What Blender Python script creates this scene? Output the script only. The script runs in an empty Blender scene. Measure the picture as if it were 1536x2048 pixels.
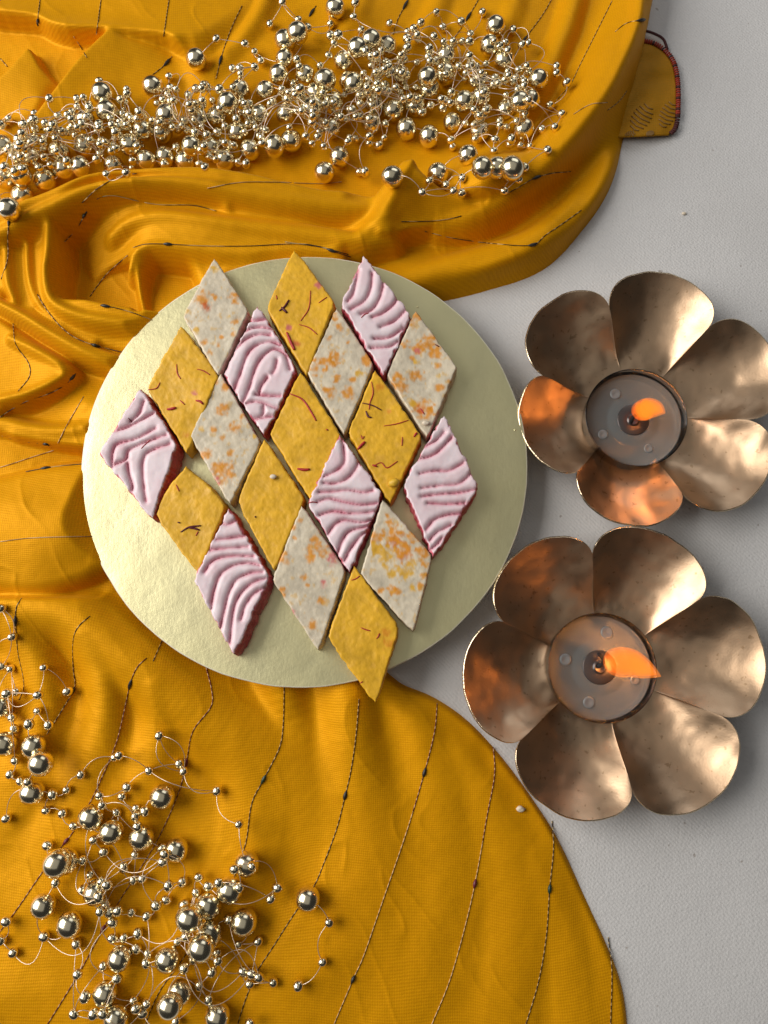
import bpy, bmesh, math, random
import numpy as np
from mathutils import Vector

random.seed(7)
rng = np.random.default_rng(7)
scene = bpy.context.scene
COL = scene.collection

# ------------------------------------------------------------------ camera
# Lengths below are worked out in "units" (u): 1 u = 0.2247 mm, so that the
# 20 cm cake board measures about 890 u.  Everything is scaled by S to metres.
S = 0.0002247
F = 1538.0                      # focal length for a 1536 x 2048 frame
TILT = math.radians(11.0)
CT, ST = math.cos(TILT), math.sin(TILT)
CAM = np.array([0.0, -F * ST, F * CT])
cam_d = bpy.data.cameras.new('camera')
cam = bpy.data.objects.new('camera', cam_d)
COL.objects.link(cam)
cam_d.sensor_fit = 'VERTICAL'
cam_d.sensor_height = 24.0
cam_d.lens = 24.0 * F / 2048.0
cam_d.clip_start = 0.01
cam_d.clip_end = 50.0
cam.location = tuple(CAM * S)
cam.rotation_euler = (TILT, 0, 0)
scene.camera = cam

# ------------------------------------------------------------------ light
world = bpy.data.worlds.new('World')
scene.world = world
world.use_nodes = True
bg = world.node_tree.nodes['Background']
bg.inputs[0].default_value = (1.0, 0.96, 0.92, 1)
bg.inputs[1].default_value = 0.03

def area_lamp(name, loc, target, sx, sy, watts, color):
    d = bpy.data.lights.new(name, 'AREA')
    d.shape = 'RECTANGLE'
    d.size, d.size_y = sx, sy
    d.energy = watts
    d.color = color
    o = bpy.data.objects.new(name, d)
    COL.objects.link(o)
    o.location = loc
    v = Vector(target) - Vector(loc)
    o.rotation_euler = v.to_track_quat('-Z', 'Y').to_euler()
    return o

area_lamp('window_light', (-1.02, 0.21, 0.74), (0.0, 0.03, 0.0), 1.08, 0.96, 23.0, (1.0, 0.965, 0.92))
area_lamp('far_window_light', (0.28, 0.74, 0.46), (0.20, 0.24, 0.0), 0.55, 0.4, 1.0, (0.93, 0.96, 1.0))
area_lamp('overhead_fill_light', (-0.20, 0.05, 1.12), (0.0, 0.0, 0.0), 1.6, 1.6, 2.3, (1.0, 0.97, 0.92))  # added area lamp: stands in for ceiling bounce, brightens the bead centres
scene.view_settings.view_transform = 'Standard'
scene.view_settings.look = 'None'
scene.view_settings.exposure = -0.08
scene.view_settings.gamma = 1.0
scene.cycles.max_bounces = 8
scene.cycles.diffuse_bounces = 4
scene.cycles.transparent_max_bounces = 16

# ------------------------------------------------------------------ helpers
def unproj(u, v, z):
    """photo position + height above the table -> point (units)"""
    x = (u - 768.0) / F
    y = -(v - 1024.0) / F
    dy = y * CT + ST
    dz = y * ST - CT
    k = (z - CAM[2]) / dz
    return np.array([x * k, CAM[1] + dy * k, z + 0.0 * k])

def P3(pts):
    return np.array([unproj(*p) for p in pts])

def crop(ox, oy, sc, pts):
    return [(ox + x * sc, oy + y * sc) + tuple(r) for x, y, *r in pts]

def catmull(pts, step=5.0):
    p = np.asarray(pts, float)
    if len(p) < 3:
        n = max(2, int(np.linalg.norm(p[-1] - p[0]) / step) + 1)
        t = np.linspace(0, 1, n)[:, None]
        return p[0] * (1 - t) + p[-1] * t
    q = np.vstack([2 * p[0] - p[1], p, 2 * p[-1] - p[-2]])
    out = []
    for i in range(1, len(q) - 2):
        a, b, c, d = q[i - 1], q[i], q[i + 1], q[i + 2]
        n = max(1, int(np.linalg.norm((c - b)[:2]) / step))
        t = (np.arange(n) / n)[:, None]
        out.append(0.5 * (2 * b + (c - a) * t + (2 * a - 5 * b + 4 * c - d) * t ** 2
                          + (3 * b - a - 3 * c + d) * t ** 3))
    out.append(p[-1:])
    return np.vstack(out)

def vnoise(x, y, seed=0):
    xi = np.floor(x).astype(np.int64)
    yi = np.floor(y).astype(np.int64)
    fx, fy = x - xi, y - yi
    fx = fx * fx * (3 - 2 * fx)
    fy = fy * fy * (3 - 2 * fy)
    def h(a, b):
        n = (a * 374761393 + b * 668265263 + seed * 982451653) & 0xFFFFFFFF
        n = ((n ^ (n >> 13)) * 1274126177) & 0xFFFFFFFF
        n = n ^ (n >> 16)
        return (n & 0xFFFF) / 65535.0
    return ((h(xi, yi) * (1 - fx) + h(xi + 1, yi) * fx) * (1 - fy)
            + (h(xi, yi + 1) * (1 - fx) + h(xi + 1, yi + 1) * fx) * fy) * 2 - 1

def fbm(x, y, seed=0, octs=4):
    s, a = 0, 1.0
    for k in range(octs):
        s = s + a * vnoise(x * 2 ** k, y * 2 ** k, seed + k * 17)
        a *= 0.5
    return s

def smooth(t):
    t = np.clip(t, 0, 1)
    return t * t * (3 - 2 * t)

def polydist(pts, q):
    """distance of points q (n,2) from polyline pts (m,2)"""
    best = np.full(len(q), 1e9)
    for a, b in zip(pts[:-1], pts[1:]):
        ab = b - a
        L = max(ab @ ab, 1e-9)
        t = np.clip(((q - a) @ ab) / L, 0, 1)
        d = q - a - t[:, None] * ab
        best = np.minimum(best, d[:, 0] ** 2 + d[:, 1] ** 2)
    return np.sqrt(best)

def inside(poly, q):
    x, y = q[:, 0], q[:, 1]
    r = np.zeros(len(q), bool)
    j = len(poly) - 1
    for i in range(len(poly)):
        xi, yi = poly[i]
        xj, yj = poly[j]
        if yi != yj:
            c = ((yi > y) != (yj > y)) & (x < (xj - xi) * (y - yi) / (yj - yi) + xi)
            r ^= c
        j = i
    return r

def tps(pts, h, lam):
    n = len(pts)
    p = pts / 100.0
    def k(a, b):
        d2 = (a[:, None, 0] - b[None, :, 0]) ** 2 + (a[:, None, 1] - b[None, :, 1]) ** 2
        return 0.5 * d2 * np.log(d2 + 1e-12)
    A = np.zeros((n + 3, n + 3))
    A[:n, :n] = k(p, p) + lam * np.eye(n)
    A[:n, n] = 1
    A[:n, n + 1:] = p
    A[n, :n] = 1
    A[n + 1:, :n] = p.T
    w = np.linalg.lstsq(A, np.concatenate([h, np.zeros(3)]), rcond=None)[0]
    def ev(q):
        out = np.empty(len(q))
        for s in range(0, len(q), 40000):
            c = q[s:s + 40000] / 100.0
            out[s:s + 40000] = k(c, p) @ w[:n] + w[n] + c @ w[n + 1:]
        return out
    return ev

# ---- mesh makers (coordinates in units)
def mesh_np(name, v, faces, smooth_shade=True, col=None):
    """faces: (n,4) or (n,3) int array or a list of those"""
    me = bpy.data.meshes.new(name)
    if not isinstance(faces, list):
        faces = [faces]
    faces = [np.asarray(f, np.int32) for f in faces if len(f)]
    me.vertices.add(len(v))
    me.vertices.foreach_set('co', (np.asarray(v, float) * S).astype(np.float32).ravel())
    loops = np.concatenate([f.ravel() for f in faces])
    tot = np.concatenate([np.full(len(f), f.shape[1], np.int32) for f in faces])
    start = np.concatenate([[0], np.cumsum(tot)[:-1]]).astype(np.int32)
    me.loops.add(len(loops))
    me.polygons.add(len(tot))
    me.loops.foreach_set('vertex_index', loops)
    me.polygons.foreach_set('loop_start', start)
    me.polygons.foreach_set('loop_total', tot)
    me.polygons.foreach_set('use_smooth', np.full(len(tot), smooth_shade, bool))
    me.update(calc_edges=True)
    me.validate()
    if col is not None:
        a = me.color_attributes.new('Col', 'FLOAT_COLOR', 'POINT')
        c = np.ones((len(v), 4), np.float32)
        c[:, :3] = col
        a.data.foreach_set('color', c.ravel())
    return me

def link(name, me, mat=None, parent=None, loc=None):
    o = bpy.data.objects.new(name, me)
    COL.objects.link(o)
    if mat is not None and me is not None:
        if not me.materials:
            me.materials.append(mat)
    if parent is not None:
        o.parent = parent
    if loc is not None:
        o.location = tuple(np.asarray(loc, float) * S)
    return o

def empty(name, loc):
    o = bpy.data.objects.new(name, None)
    o.empty_display_size = 0.01
    COL.objects.link(o)
    o.location = tuple(np.asarray(loc, float) * S)
    return o

def tag(o, label=None, cat=None, group=None, kind=None):
    if label: o['label'] = label
    if cat: o['category'] = cat
    if group: o['group'] = group
    if kind: o['kind'] = kind
    return o

def grid_faces(nu, nv, closed_v=False, off=0):
    i = np.arange(nu - 1)[:, None]
    j = np.arange(nv if closed_v else nv - 1)[None, :]
    jn = (j + 1) % nv
    a = i * nv + j
    b = i * nv + jn
    c = (i + 1) * nv + jn
    d = (i + 1) * nv + j
    return np.stack([a, b, c, d], -1).reshape(-1, 4) + off

def tube(pts, rad, n=6):
    """closed-ended tube -> verts, faces(list)"""
    p = np.asarray(pts, float)
    m = len(p)
    rad = np.broadcast_to(np.asarray(rad, float), (m,))
    t = np.gradient(p, axis=0)
    t /= np.linalg.norm(t, axis=1)[:, None] + 1e-9
    up = np.where(np.abs(t[:, 2:3]) > 0.9, np.array([[1.0, 0, 0]]), np.array([[0, 0, 1.0]]))
    s = np.cross(t, up)
    s /= np.linalg.norm(s, axis=1)[:, None] + 1e-9
    b = np.cross(s, t)
    a = np.arange(n) * 2 * math.pi / n
    v = (p[:, None] + rad[:, None, None] * (np.cos(a)[None, :, None] * s[:, None] + np.sin(a)[None, :, None] * b[:, None])).reshape(-1, 3)
    f = grid_faces(m, n, True)
    v = np.vstack([v, p[:1], p[-1:]])
    k = np.arange(n)
    c0 = np.stack([np.full(n, m * n), (k + 1) % n, k], -1)
    e = (m - 1) * n
    c1 = np.stack([np.full(n, m * n + 1), e + k, e + (k + 1) % n], -1)
    return v, [f, np.vstack([c0, c1])]

def merge(parts):
    vs, q, t, off = [], [], [], 0
    for v, fs in parts:
        vs.append(v)
        for f in fs:
            (q if f.shape[1] == 4 else t).append(f + off)
        off += len(v)
    out = []
    if q: out.append(np.vstack(q))
    if t: out.append(np.vstack(t))
    return np.vstack(vs), out

def lathe(prof, n=64, cap=True):
    """prof: list of (r,z) -> verts, faces"""
    p = np.asarray(prof, float)
    a = np.arange(n) * 2 * math.pi / n
    v = np.stack([p[:, 0:1] * np.cos(a), p[:, 0:1] * np.sin(a), np.repeat(p[:, 1:2], n, 1)], -1).reshape(-1, 3)
    return v, [grid_faces(len(p), n, True)]

def sphere(r, nu=24, nv=14, sx=1, sy=1, sz=1):
    th = np.linspace(0.02, math.pi - 0.02, nv)
    v, f = lathe(np.stack([np.sin(th) * r, np.cos(th) * r], -1), nu)
    k = np.arange(nu)
    v = np.vstack([v, [[0, 0, r], [0, 0, -r]]])
    c0 = np.stack([np.full(nu, nu * nv), k, (k + 1) % nu], -1)
    e = (nv - 1) * nu
    c1 = np.stack([np.full(nu, nu * nv + 1), e + (k + 1) % nu, e + k], -1)
    f = [f[0][:, ::-1], np.vstack([c0, c1])]
    return v * np.array([sx, sy, sz]), f

# ------------------------------------------------------------------ materials
class M:
    def __init__(s, name):
        s.m = bpy.data.materials.new(name)
        s.m.use_nodes = True
        s.t = s.m.node_tree
        s.b = s.t.nodes['Principled BSDF']
        s.out = s.t.nodes['Material Output']
    def n(s, typ, **kw):
        d = s.t.nodes.new(typ)
        for k, v in kw.items():
            if hasattr(d, k):
                setattr(d, k, v)
        return d
    def l(s, a, b):
        s.t.links.new(a, b)
    def set(s, **kw):
        for k, v in kw.items():
            k = k.replace('_', ' ')
            s.b.inputs[k].default_value = v
        return s
    def coord(s, scale=(1, 1, 1), rot=(0, 0, 0), kind='Object'):
        c = s.n('ShaderNodeTexCoord')
        mp = s.n('ShaderNodeMapping')
        mp.inputs['Scale'].default_value = scale
        mp.inputs['Rotation'].default_value = rot
        s.l(c.outputs[kind], mp.inputs['Vector'])
        return mp.outputs[0]
    def noise(s, scale, detail=3, rough=0.5, vec=None):
        d = s.n('ShaderNodeTexNoise')
        d.inputs['Scale'].default_value = scale
        d.inputs['Detail'].default_value = detail
        d.inputs['Roughness'].default_value = rough
        s.l(vec if vec is not None else s.coord(), d.inputs['Vector'])
        return d.outputs['Fac']
    def ramp(s, fac, stops):
        r = s.n('ShaderNodeValToRGB')
        e = r.color_ramp.elements
        while len(e) < len(stops):
            e.new(0.5)
        for el, (p, c) in zip(e, stops):
            el.position = p
            el.color = (c if len(c) == 4 else tuple(c) + (1,)) if hasattr(c, '__len__') else (c, c, c, 1)
        s.l(fac, r.inputs[0])
        return r.outputs[0]
    def mix(s, fac, a, b, mode='MIX'):
        d = s.n('ShaderNodeMixRGB', blend_type=mode)
        for i, x in ((0, fac), (1, a), (2, b)):
            if hasattr(x, 'is_linked') or hasattr(x, 'links'):
                s.l(x, d.inputs[i])
            else:
                d.inputs[i].default_value = x if i == 0 else (tuple(x) + (1,) if len(x) == 3 else x)
        return d.outputs[0]
    def math(s, op, a, b=0.0):
        d = s.n('ShaderNodeMath', operation=op)
        for i, x in ((0, a), (1, b)):
            if hasattr(x, 'links'):
                s.l(x, d.inputs[i])
            else:
                d.inputs[i].default_value = x
        return d.outputs[0]
    def bump(s, h, strength, dist, prev=None):
        d = s.n('ShaderNodeBump')
        d.inputs['Strength'].default_value = strength
        d.inputs['Distance'].default_value = dist
        s.l(h, d.inputs['Height'])
        if prev is not None:
            s.l(prev, d.inputs['Normal'])
        return d.outputs[0]
    def base(s, c):
        if hasattr(c, 'links'): s.l(c, s.b.inputs['Base Color'])
        else: s.b.inputs['Base Color'].default_value = tuple(c) + (1,)
        return s
    def normal(s, n_):
        s.l(n_, s.b.inputs['Normal'])
        return s

def mat_table():
    m = M('white_table_linen')
    big = m.noise(14, 4, 0.55)
    fine = m.noise(900, 2, 0.6)
    streak = m.noise(60, 3, 0.6, m.coord((1, 9, 1), (0, 0, 0.1)))
    c = m.mix(big, (0.60, 0.585, 0.57), (0.71, 0.70, 0.685))
    c = m.mix(m.math('MULTIPLY', streak, 0.30), c, (0.50, 0.49, 0.49))
    st = m.noise(5.5, 5, 0.62)
    c = m.mix(m.ramp(st, [(0.52, 0.0), (0.74, 0.32)]), c, (0.44, 0.42, 0.395))
    speck = m.noise(260, 1, 0.4)
    c = m.mix(m.ramp(speck, [(0.765, 0.0), (0.79, 0.6)]), c, (0.25, 0.20, 0.16))
    m.base(c)
    weave = m.n('ShaderNodeTexWave', wave_type='BANDS', bands_direction='DIAGONAL')
    weave.inputs['Scale'].default_value = 330
    weave.inputs['Distortion'].default_value = 1.5
    m.l(m.coord(), weave.inputs['Vector'])
    n1 = m.bump(fine, 0.55, 0.0004)
    n2 = m.bump(weave.outputs['Fac'], 0.22, 0.0002, n1)
    n3 = m.bump(big, 0.25, 0.004, n2)
    m.normal(n3)
    m.set(Roughness=0.62, Sheen_Weight=0.15)
    return m.m

def mat_silk(name='saffron_silk', dark=False):
    m = M(name)
    co = m.coord()
    big = m.noise(22, 3, 0.55, co)
    warp = m.n('ShaderNodeTexNoise')
    warp.inputs['Scale'].default_value = 9
    warp.inputs['Detail'].default_value = 1
    m.l(co, warp.inputs['Vector'])
    add = m.n('ShaderNodeVectorMath', operation='MULTIPLY_ADD')
    m.l(warp.outputs['Color'], add.inputs[0])
    add.inputs[1].default_value = (0.02, 0.05, 0.02)
    m.l(co, add.inputs[2])
    ws = []
    for dr, sc_ in (('Y', 300), ('X', 330)):
        w1 = m.n('ShaderNodeTexWave', wave_type='BANDS', bands_direction=dr)
        w1.inputs['Scale'].default_value = sc_
        w1.inputs['Distortion'].default_value = 0.8
        w1.inputs['Detail'].default_value = 1
        m.l(add.outputs[0], w1.inputs['Vector'])
        ws.append(w1.outputs['Fac'])
    weave = m.math('ADD', m.math('MULTIPLY', ws[0], 0.65), m.math('MULTIPLY', ws[1], 0.35))
    grain = m.noise(1500, 2, 0.6, co)
    fleck = m.noise(420, 2, 0.6, m.coord((1, 5, 1)))
    a, b = (0.78, 0.365, 0.003), (0.67, 0.295, 0.002)
    if dark:
        a, b = (0.42, 0.22, 0.015), (0.30, 0.14, 0.008)
    c = m.mix(big, a, b)
    c = m.mix(m.math('MULTIPLY', weave, 0.34), c, (0.50, 0.18, 0.002))
    c = m.mix(m.ramp(fleck, [(0.45, 0.0), (0.75, 0.35)]), c, (0.56, 0.215, 0.003))
    m.base(c)
    n1 = m.bump(weave, 0.34, 0.00014)
    n2 = m.bump(grain, 0.30, 0.0002, n1)
    n3 = m.bump(m.noise(75, 3, 0.5, m.coord((1, 1.8, 1), (0, 0, 0.5))), 0.16, 0.0012, n2)
    m.normal(n3)
    m.set(Roughness=0.52, Metallic=0.18, Specular_IOR_Level=0.18, Specular_Tint=(1.0, 0.75, 0.3, 1), Sheen_Weight=0.12, Sheen_Roughness=0.35, Sheen_Tint=(1.0, 0.7, 0.15, 1))
    return m.m

def mat_simple(name, color, rough=0.5, metal=0.0, bump=None, **kw):
    m = M(name)
    m.base(color)
    m.set(Roughness=rough, Metallic=metal, **kw)
    if bump:
        sc, st, di = bump
        m.normal(m.bump(m.noise(sc, 3, 0.6), st, di))
    return m.m

def mat_thread(name, c1, c2):
    m = M(name)
    w = m.n('ShaderNodeTexWave', wave_type='BANDS', bands_direction='Y')
    w.inputs['Scale'].default_value = 130
    w.inputs['Distortion'].default_value = 2
    m.l(m.coord(), w.inputs['Vector'])
    m.base(m.ramp(w.outputs['Fac'], [(0.55, c1), (0.78, c2)]))
    m.set(Roughness=0.4, Metallic=0.25)
    return m.m

def mat_vcol(name, rough, sss=0.0, grain=None, spec=0.5):
    m = M(name)
    a = m.n('ShaderNodeVertexColor', layer_name='Col')
    var = m.noise(650, 3, 0.6)
    c = m.mix(m.math('MULTIPLY', var, 0.35), a.outputs[0], m.mix(0.8, a.outputs[0], a.outputs[0], 'MULTIPLY'))
    m.base(c)
    m.set(Roughness=rough, Subsurface_Weight=sss, Subsurface_Scale=0.002, Subsurface_Radius=(1.0, 0.8, 0.65),
          Specular_IOR_Level=spec)
    if grain:
        n1 = m.bump(m.noise(grain[0], 4, 0.62), grain[1], grain[2])
        n2 = m.bump(m.noise(grain[0] * 3.3, 2, 0.6), grain[1] * 0.6, grain[2] * 0.35, n1)
        m.normal(n2)
    return m.m

def mat_foil():
    m = M('gold_foil_card')
    n0 = m.noise(35, 4, 0.6)
    fib = m.noise(330, 3, 0.7, m.coord((1, 2.2, 1), (0, 0, 0.7)))
    fib2 = m.noise(420, 3, 0.7, m.coord((2.4, 1, 1), (0, 0, -0.4)))
    m.base(m.mix(n0, (0.80, 0.75, 0.45), (0.71, 0.65, 0.36)))
    m.l(m.ramp(n0, [(0.3, 0.36), (0.7, 0.46)]), m.b.inputs['Roughness'])
    n1 = m.bump(fib, 0.11, 0.0005)
    n2 = m.bump(fib2, 0.10, 0.0005, n1)
    n3 = m.bump(n0, 0.2, 0.002, n2)
    m.normal(n3)
    m.set(Metallic=0.96)
    return m.m

def mat_brass():
    m = M('brushed_brass')
    n0 = m.noise(28, 4, 0.6)
    n1 = m.noise(110, 3, 0.55)
    spots = m.noise(420, 2, 0.5)
    c = m.mix(n0, (0.60, 0.43, 0.285), (0.50, 0.34, 0.21))
    c = m.mix(m.ramp(spots, [(0.66, 0.0), (0.72, 0.5)]), c, (0.24, 0.14, 0.06))
    m.base(c)
    m.l(m.ramp(n1, [(0.3, 0.33), (0.75, 0.43)]), m.b.inputs['Roughness'])
    b1 = m.bump(m.noise(95, 2, 0.5), 0.09, 0.0016)
    b2 = m.bump(m.noise(1400, 2, 0.5), 0.15, 0.0002, b1)
    m.normal(b2)
    m.set(Metallic=1.0)
    return m.m

def mat_cup():
    m = M('clear_plastic')
    for n_ in list(m.t.nodes):
        if n_ != m.out: m.t.nodes.remove(n_)
    tr = m.n('ShaderNodeBsdfTransparent')
    tr.inputs[0].default_value = (0.93, 0.94, 0.95, 1)
    gl = m.n('ShaderNodeBsdfGlossy')
    gl.inputs['Roughness'].default_value = 0.06
    fr = m.n('ShaderNodeFresnel')
    fr.inputs[0].default_value = 1.5
    mx = m.n('ShaderNodeMixShader')
    m.l(fr.outputs[0], mx.inputs[0])
    m.l(tr.outputs[0], mx.inputs[1])
    m.l(gl.outputs[0], mx.inputs[2])
    m.l(mx.outputs[0], m.out.inputs[0])
    return m.m

def mat_wax():
    m = M('clear_melted_wax')
    m.base(m.mix(m.noise(140, 3, 0.6), (0.17, 0.19, 0.19), (0.23, 0.25, 0.25)))
    m.set(Roughness=0.10, Specular_IOR_Level=0.6)
    m.normal(m.bump(m.noise(60, 2, 0.5), 0.05, 0.002))
    tr = m.n('ShaderNodeBsdfTransparent')
    tr.inputs[0].default_value = (0.86, 0.88, 0.88, 1)
    mx = m.n('ShaderNodeMixShader')
    mx.inputs[0].default_value = 0.52
    m.l(tr.outputs[0], mx.inputs[1])
    m.l(m.b.outputs[0], mx.inputs[2])
    m.l(mx.outputs[0], m.out.inputs[0])
    return m.m

def mat_flame(name, stops, strength, opac):
    m = M(name)
    for n_ in list(m.t.nodes):
        if n_ != m.out: m.t.nodes.remove(n_)
    tc = m.n('ShaderNodeTexCoord')
    sep = m.n('ShaderNodeSeparateXYZ')
    m.l(tc.outputs['Generated'], sep.inputs[0])
    r = m.ramp(sep.outputs['Z'], stops)
    em = m.n('ShaderNodeEmission')
    m.l(r, em.inputs[0])
    em.inputs[1].default_value = strength
    tr = m.n('ShaderNodeBsdfTransparent')
    mx = m.n('ShaderNodeMixShader')
    op = m.ramp(sep.outputs['Z'], [(0.0, opac * 0.25), (0.4, opac), (1.0, opac * 0.9)])
    m.l(op, mx.inputs[0])
    m.l(tr.outputs[0], mx.inputs[1])
    m.l(em.outputs[0], mx.inputs[2])
    m.l(mx.outputs[0], m.out.inputs[0])
    return m.m

MT = dict(
    table=mat_table(), silk=mat_silk(), border=mat_silk('border_silk', True),
    thread_dark=mat_thread('dark_metallic_thread', (0.05, 0.03, 0.014), (0.50, 0.36, 0.14)),
    thread_gold=mat_thread('pale_gold_thread', (0.62, 0.42, 0.20), (0.30, 0.17, 0.05)),
    thread_red=mat_thread('maroon_thread', (0.12, 0.015, 0.02), (0.50, 0.32, 0.18)),
    slub_dark=mat_simple('black_slub', (0.02, 0.018, 0.014), 0.45),
    slub_green=mat_simple('green_slub', (0.015, 0.04, 0.022), 0.4),
    slub_red=mat_simple('maroon_slub', (0.13, 0.012, 0.025), 0.4),
    stitch_red=mat_simple('red_stitching', (0.36, 0.035, 0.012), 0.7),
    stitch_maroon=mat_simple('maroon_stitching', (0.07, 0.012, 0.012), 0.75),
    lining=mat_simple('white_lining', (0.62, 0.57, 0.52), 0.8),
    bead=mat_simple('champagne_gold_plating', (0.85, 0.76, 0.54), 0.21, 1.0, (500, 0.10, 0.0002)),
    wire=mat_simple('champagne_wire', (0.74, 0.60, 0.46), 0.28, 0.7),
    foil=mat_foil(), card=mat_simple('pale_card_edge', (0.80, 0.76, 0.58), 0.55, 0.2),
    brass=mat_brass(), brass_rim=mat_simple('pale_brass_rim', (0.86, 0.70, 0.48), 0.25, 1.0, (700, 0.5, 0.0004)),  # rim brass is paler and smoother than the petals
    cup=mat_cup(), flame=mat_flame('flame_shell', [(0.0, (1.0, 0.12, 0.01)), (0.5, (1.0, 0.22, 0.018)), (1.0, (1.0, 0.25, 0.03))], 1.8, 0.20),
    flame_core=mat_flame('flame_core', [(0.0, (0.9, 0.08, 0.01)), (0.5, (1.0, 0.18, 0.012)), (1.0, (1.0, 0.21, 0.02))], 1.8, 0.28),
    wax=mat_wax(),
    wax_dim=mat_simple('wax_bubble', (0.17, 0.18, 0.18), 0.05, 0.0),
    tin=mat_simple('sooty_wick_tin', (0.10, 0.085, 0.08), 0.3, 0.7),
    wick=mat_simple('charred_wick', (0.012, 0.010, 0.010), 0.8, 0.0, (900, 0.6, 0.0006)),
    yellow=mat_vcol('mango_fudge', 0.46, 0.0, (420, 0.22, 0.0008), 0.45),
    white=mat_vcol('cashew_fudge', 0.40, 0.10, (330, 0.22, 0.0008), 0.5),
    icing=mat_vcol('pink_white_icing', 0.40, 0.18, (300, 0.10, 0.0006), 0.45),
    pinkbase=mat_vcol('rose_fudge', 0.38, 0.15, (520, 0.6, 0.0012), 0.5),
    saffron=mat_simple('saffron', (0.42, 0.018, 0.02), 0.5),
    saffron_dark=mat_simple('dark_saffron', (0.10, 0.008, 0.016), 0.5),
    crumb=mat_simple('cream_crumb', (0.72, 0.62, 0.48), 0.6),
    crumb_yellow=mat_simple('yellow_crumb', (0.70, 0.42, 0.03), 0.5),
)

# ------------------------------------------------------------------ table
def build_table():
    n = 161
    xs = np.linspace(-3600, 3600, n)
    X, Y = np.meshgrid(xs, xs, indexing='ij')
    Z = fbm(X / 700, Y / 700, 3, 2) * 0.8 - 1.2
    v = np.stack([X, Y, Z], -1).reshape(-1, 3)
    o = link('tablecloth', mesh_np('tablecloth', v, grid_faces(n, n)[:, ::-1]), MT['table'])
    tag(o, 'off-white satin tablecloth covering the table under everything', 'tablecloth', kind='structure')
build_table()

# ------------------------------------------------------------------ saree: one sheet of silk heaped in folds
BOARD_Z0, BOARD_Z1 = 56.0, 63.0
BL, BR = unproj(162, 944, BOARD_Z1), unproj(1056, 944, BOARD_Z1)
BT, BB = unproj(609, 513, BOARD_Z1), unproj(609, 1375, BOARD_Z1)
BC = np.array([(BL[0] + BR[0]) / 2, (BT[1] + BB[1]) / 2])
BRX = (BR[0] - BL[0]) / 2
BRY = (BT[1] - BB[1]) / 2
BRAD = (BRX + BRY) / 2
print('board', BC, BRX, BRY)

GS = 2.7
GX = np.arange(-1060, 640, GS)
GY = np.arange(-1180, 1400, GS)
GXX, GYY = np.meshgrid(GX, GY, indexing='ij')
Q = np.stack([GXX.ravel(), GYY.ravel()], -1)
H = np.full(len(Q), -7.0)

def coarse(ev, q, lo, hi, h=7.0):
    """evaluate a smooth field on a coarse lattice and read it back with cubic interpolation"""
    x = np.arange(lo[0] - 3 * h, hi[0] + 4 * h, h)
    y = np.arange(lo[1] - 3 * h, hi[1] + 4 * h, h)
    X, Y = np.meshgrid(x, y, indexing='ij')
    G = ev(np.stack([X.ravel(), Y.ravel()], -1)).reshape(X.shape)
    fx, fy = (q[:, 0] - x[0]) / h, (q[:, 1] - y[0]) / h
    i, j = fx.astype(int), fy.astype(int)
    a, b = fx - i, fy - j
    def wts(t):
        return [(-t + 2 * t * t - t ** 3) / 2, (2 - 5 * t * t + 3 * t ** 3) / 2, (t + 4 * t * t - 3 * t ** 3) / 2, (-t * t + t ** 3) / 2]
    wa, wb = wts(a), wts(b)
    out = 0
    for k in range(4):
        for l in range(4):
            out = out + wa[k] * wb[l] * G[i + k - 1, j + l - 1]
    return out

def patch(segs, lines, r_edge=22, r_soft=70, lam=0.02, zedge=20, step=17, wr=(0, 0), hs=1.3):
    """a layer of cloth: outline of hard (folded-over) and soft (running on) stretches,
    and lines along which its height is known"""
    global H
    poly, hard, soft = [], [], []
    zedge = zedge * hs
    for kind, pts in segs:
        c = catmull(np.array(pts, float), 18)
        w = np.array([unproj(a, b, zedge)[:2] for a, b in c])
        poly.append(w)
        (hard if kind == 'h' else soft).append(w)
    poly = np.vstack(poly)
    lo, hi = poly.min(0), poly.max(0)
    idx = np.where((Q[:, 0] > lo[0]) & (Q[:, 0] < hi[0]) & (Q[:, 1] > lo[1]) & (Q[:, 1] < hi[1]))[0]
    idx = idx[inside(poly, Q[idx])]
    q = Q[idx]
    cp = []
    for ln in lines:
        ln = np.array(ln, float)
        ln[:, 2] *= hs
        cc = catmull(ln, step) if len(ln) > 1 else ln
        cp += [unproj(*p) for p in cc]
    cp = np.array(cp)
    hp = coarse(tps(cp[:, :2], cp[:, 2], lam * 0.12), q, lo, hi)
    if wr[0]:
        a = wr[1]
        s = q[:, 0] * math.cos(a) + q[:, 1] * math.sin(a)
        t = -q[:, 0] * math.sin(a) + q[:, 1] * math.cos(a)
        hp = hp + wr[0] * fbm(s / 300 + 3, t / 85, len(lines), 2)
    hp = np.clip(hp, 3, 150)
    fac = np.ones(len(q))
    for w in hard:
        d = polydist(w, q)
        t = np.clip(d / r_edge, 0, 1)
        fac = np.minimum(fac, np.sqrt(np.maximum(0, 1 - (1 - t) ** 2)))
    for w in soft:
        fac = fac * smooth(polydist(w, q) / r_soft)
    H[idx] = H[idx] + (hp - H[idx]) * fac

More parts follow.
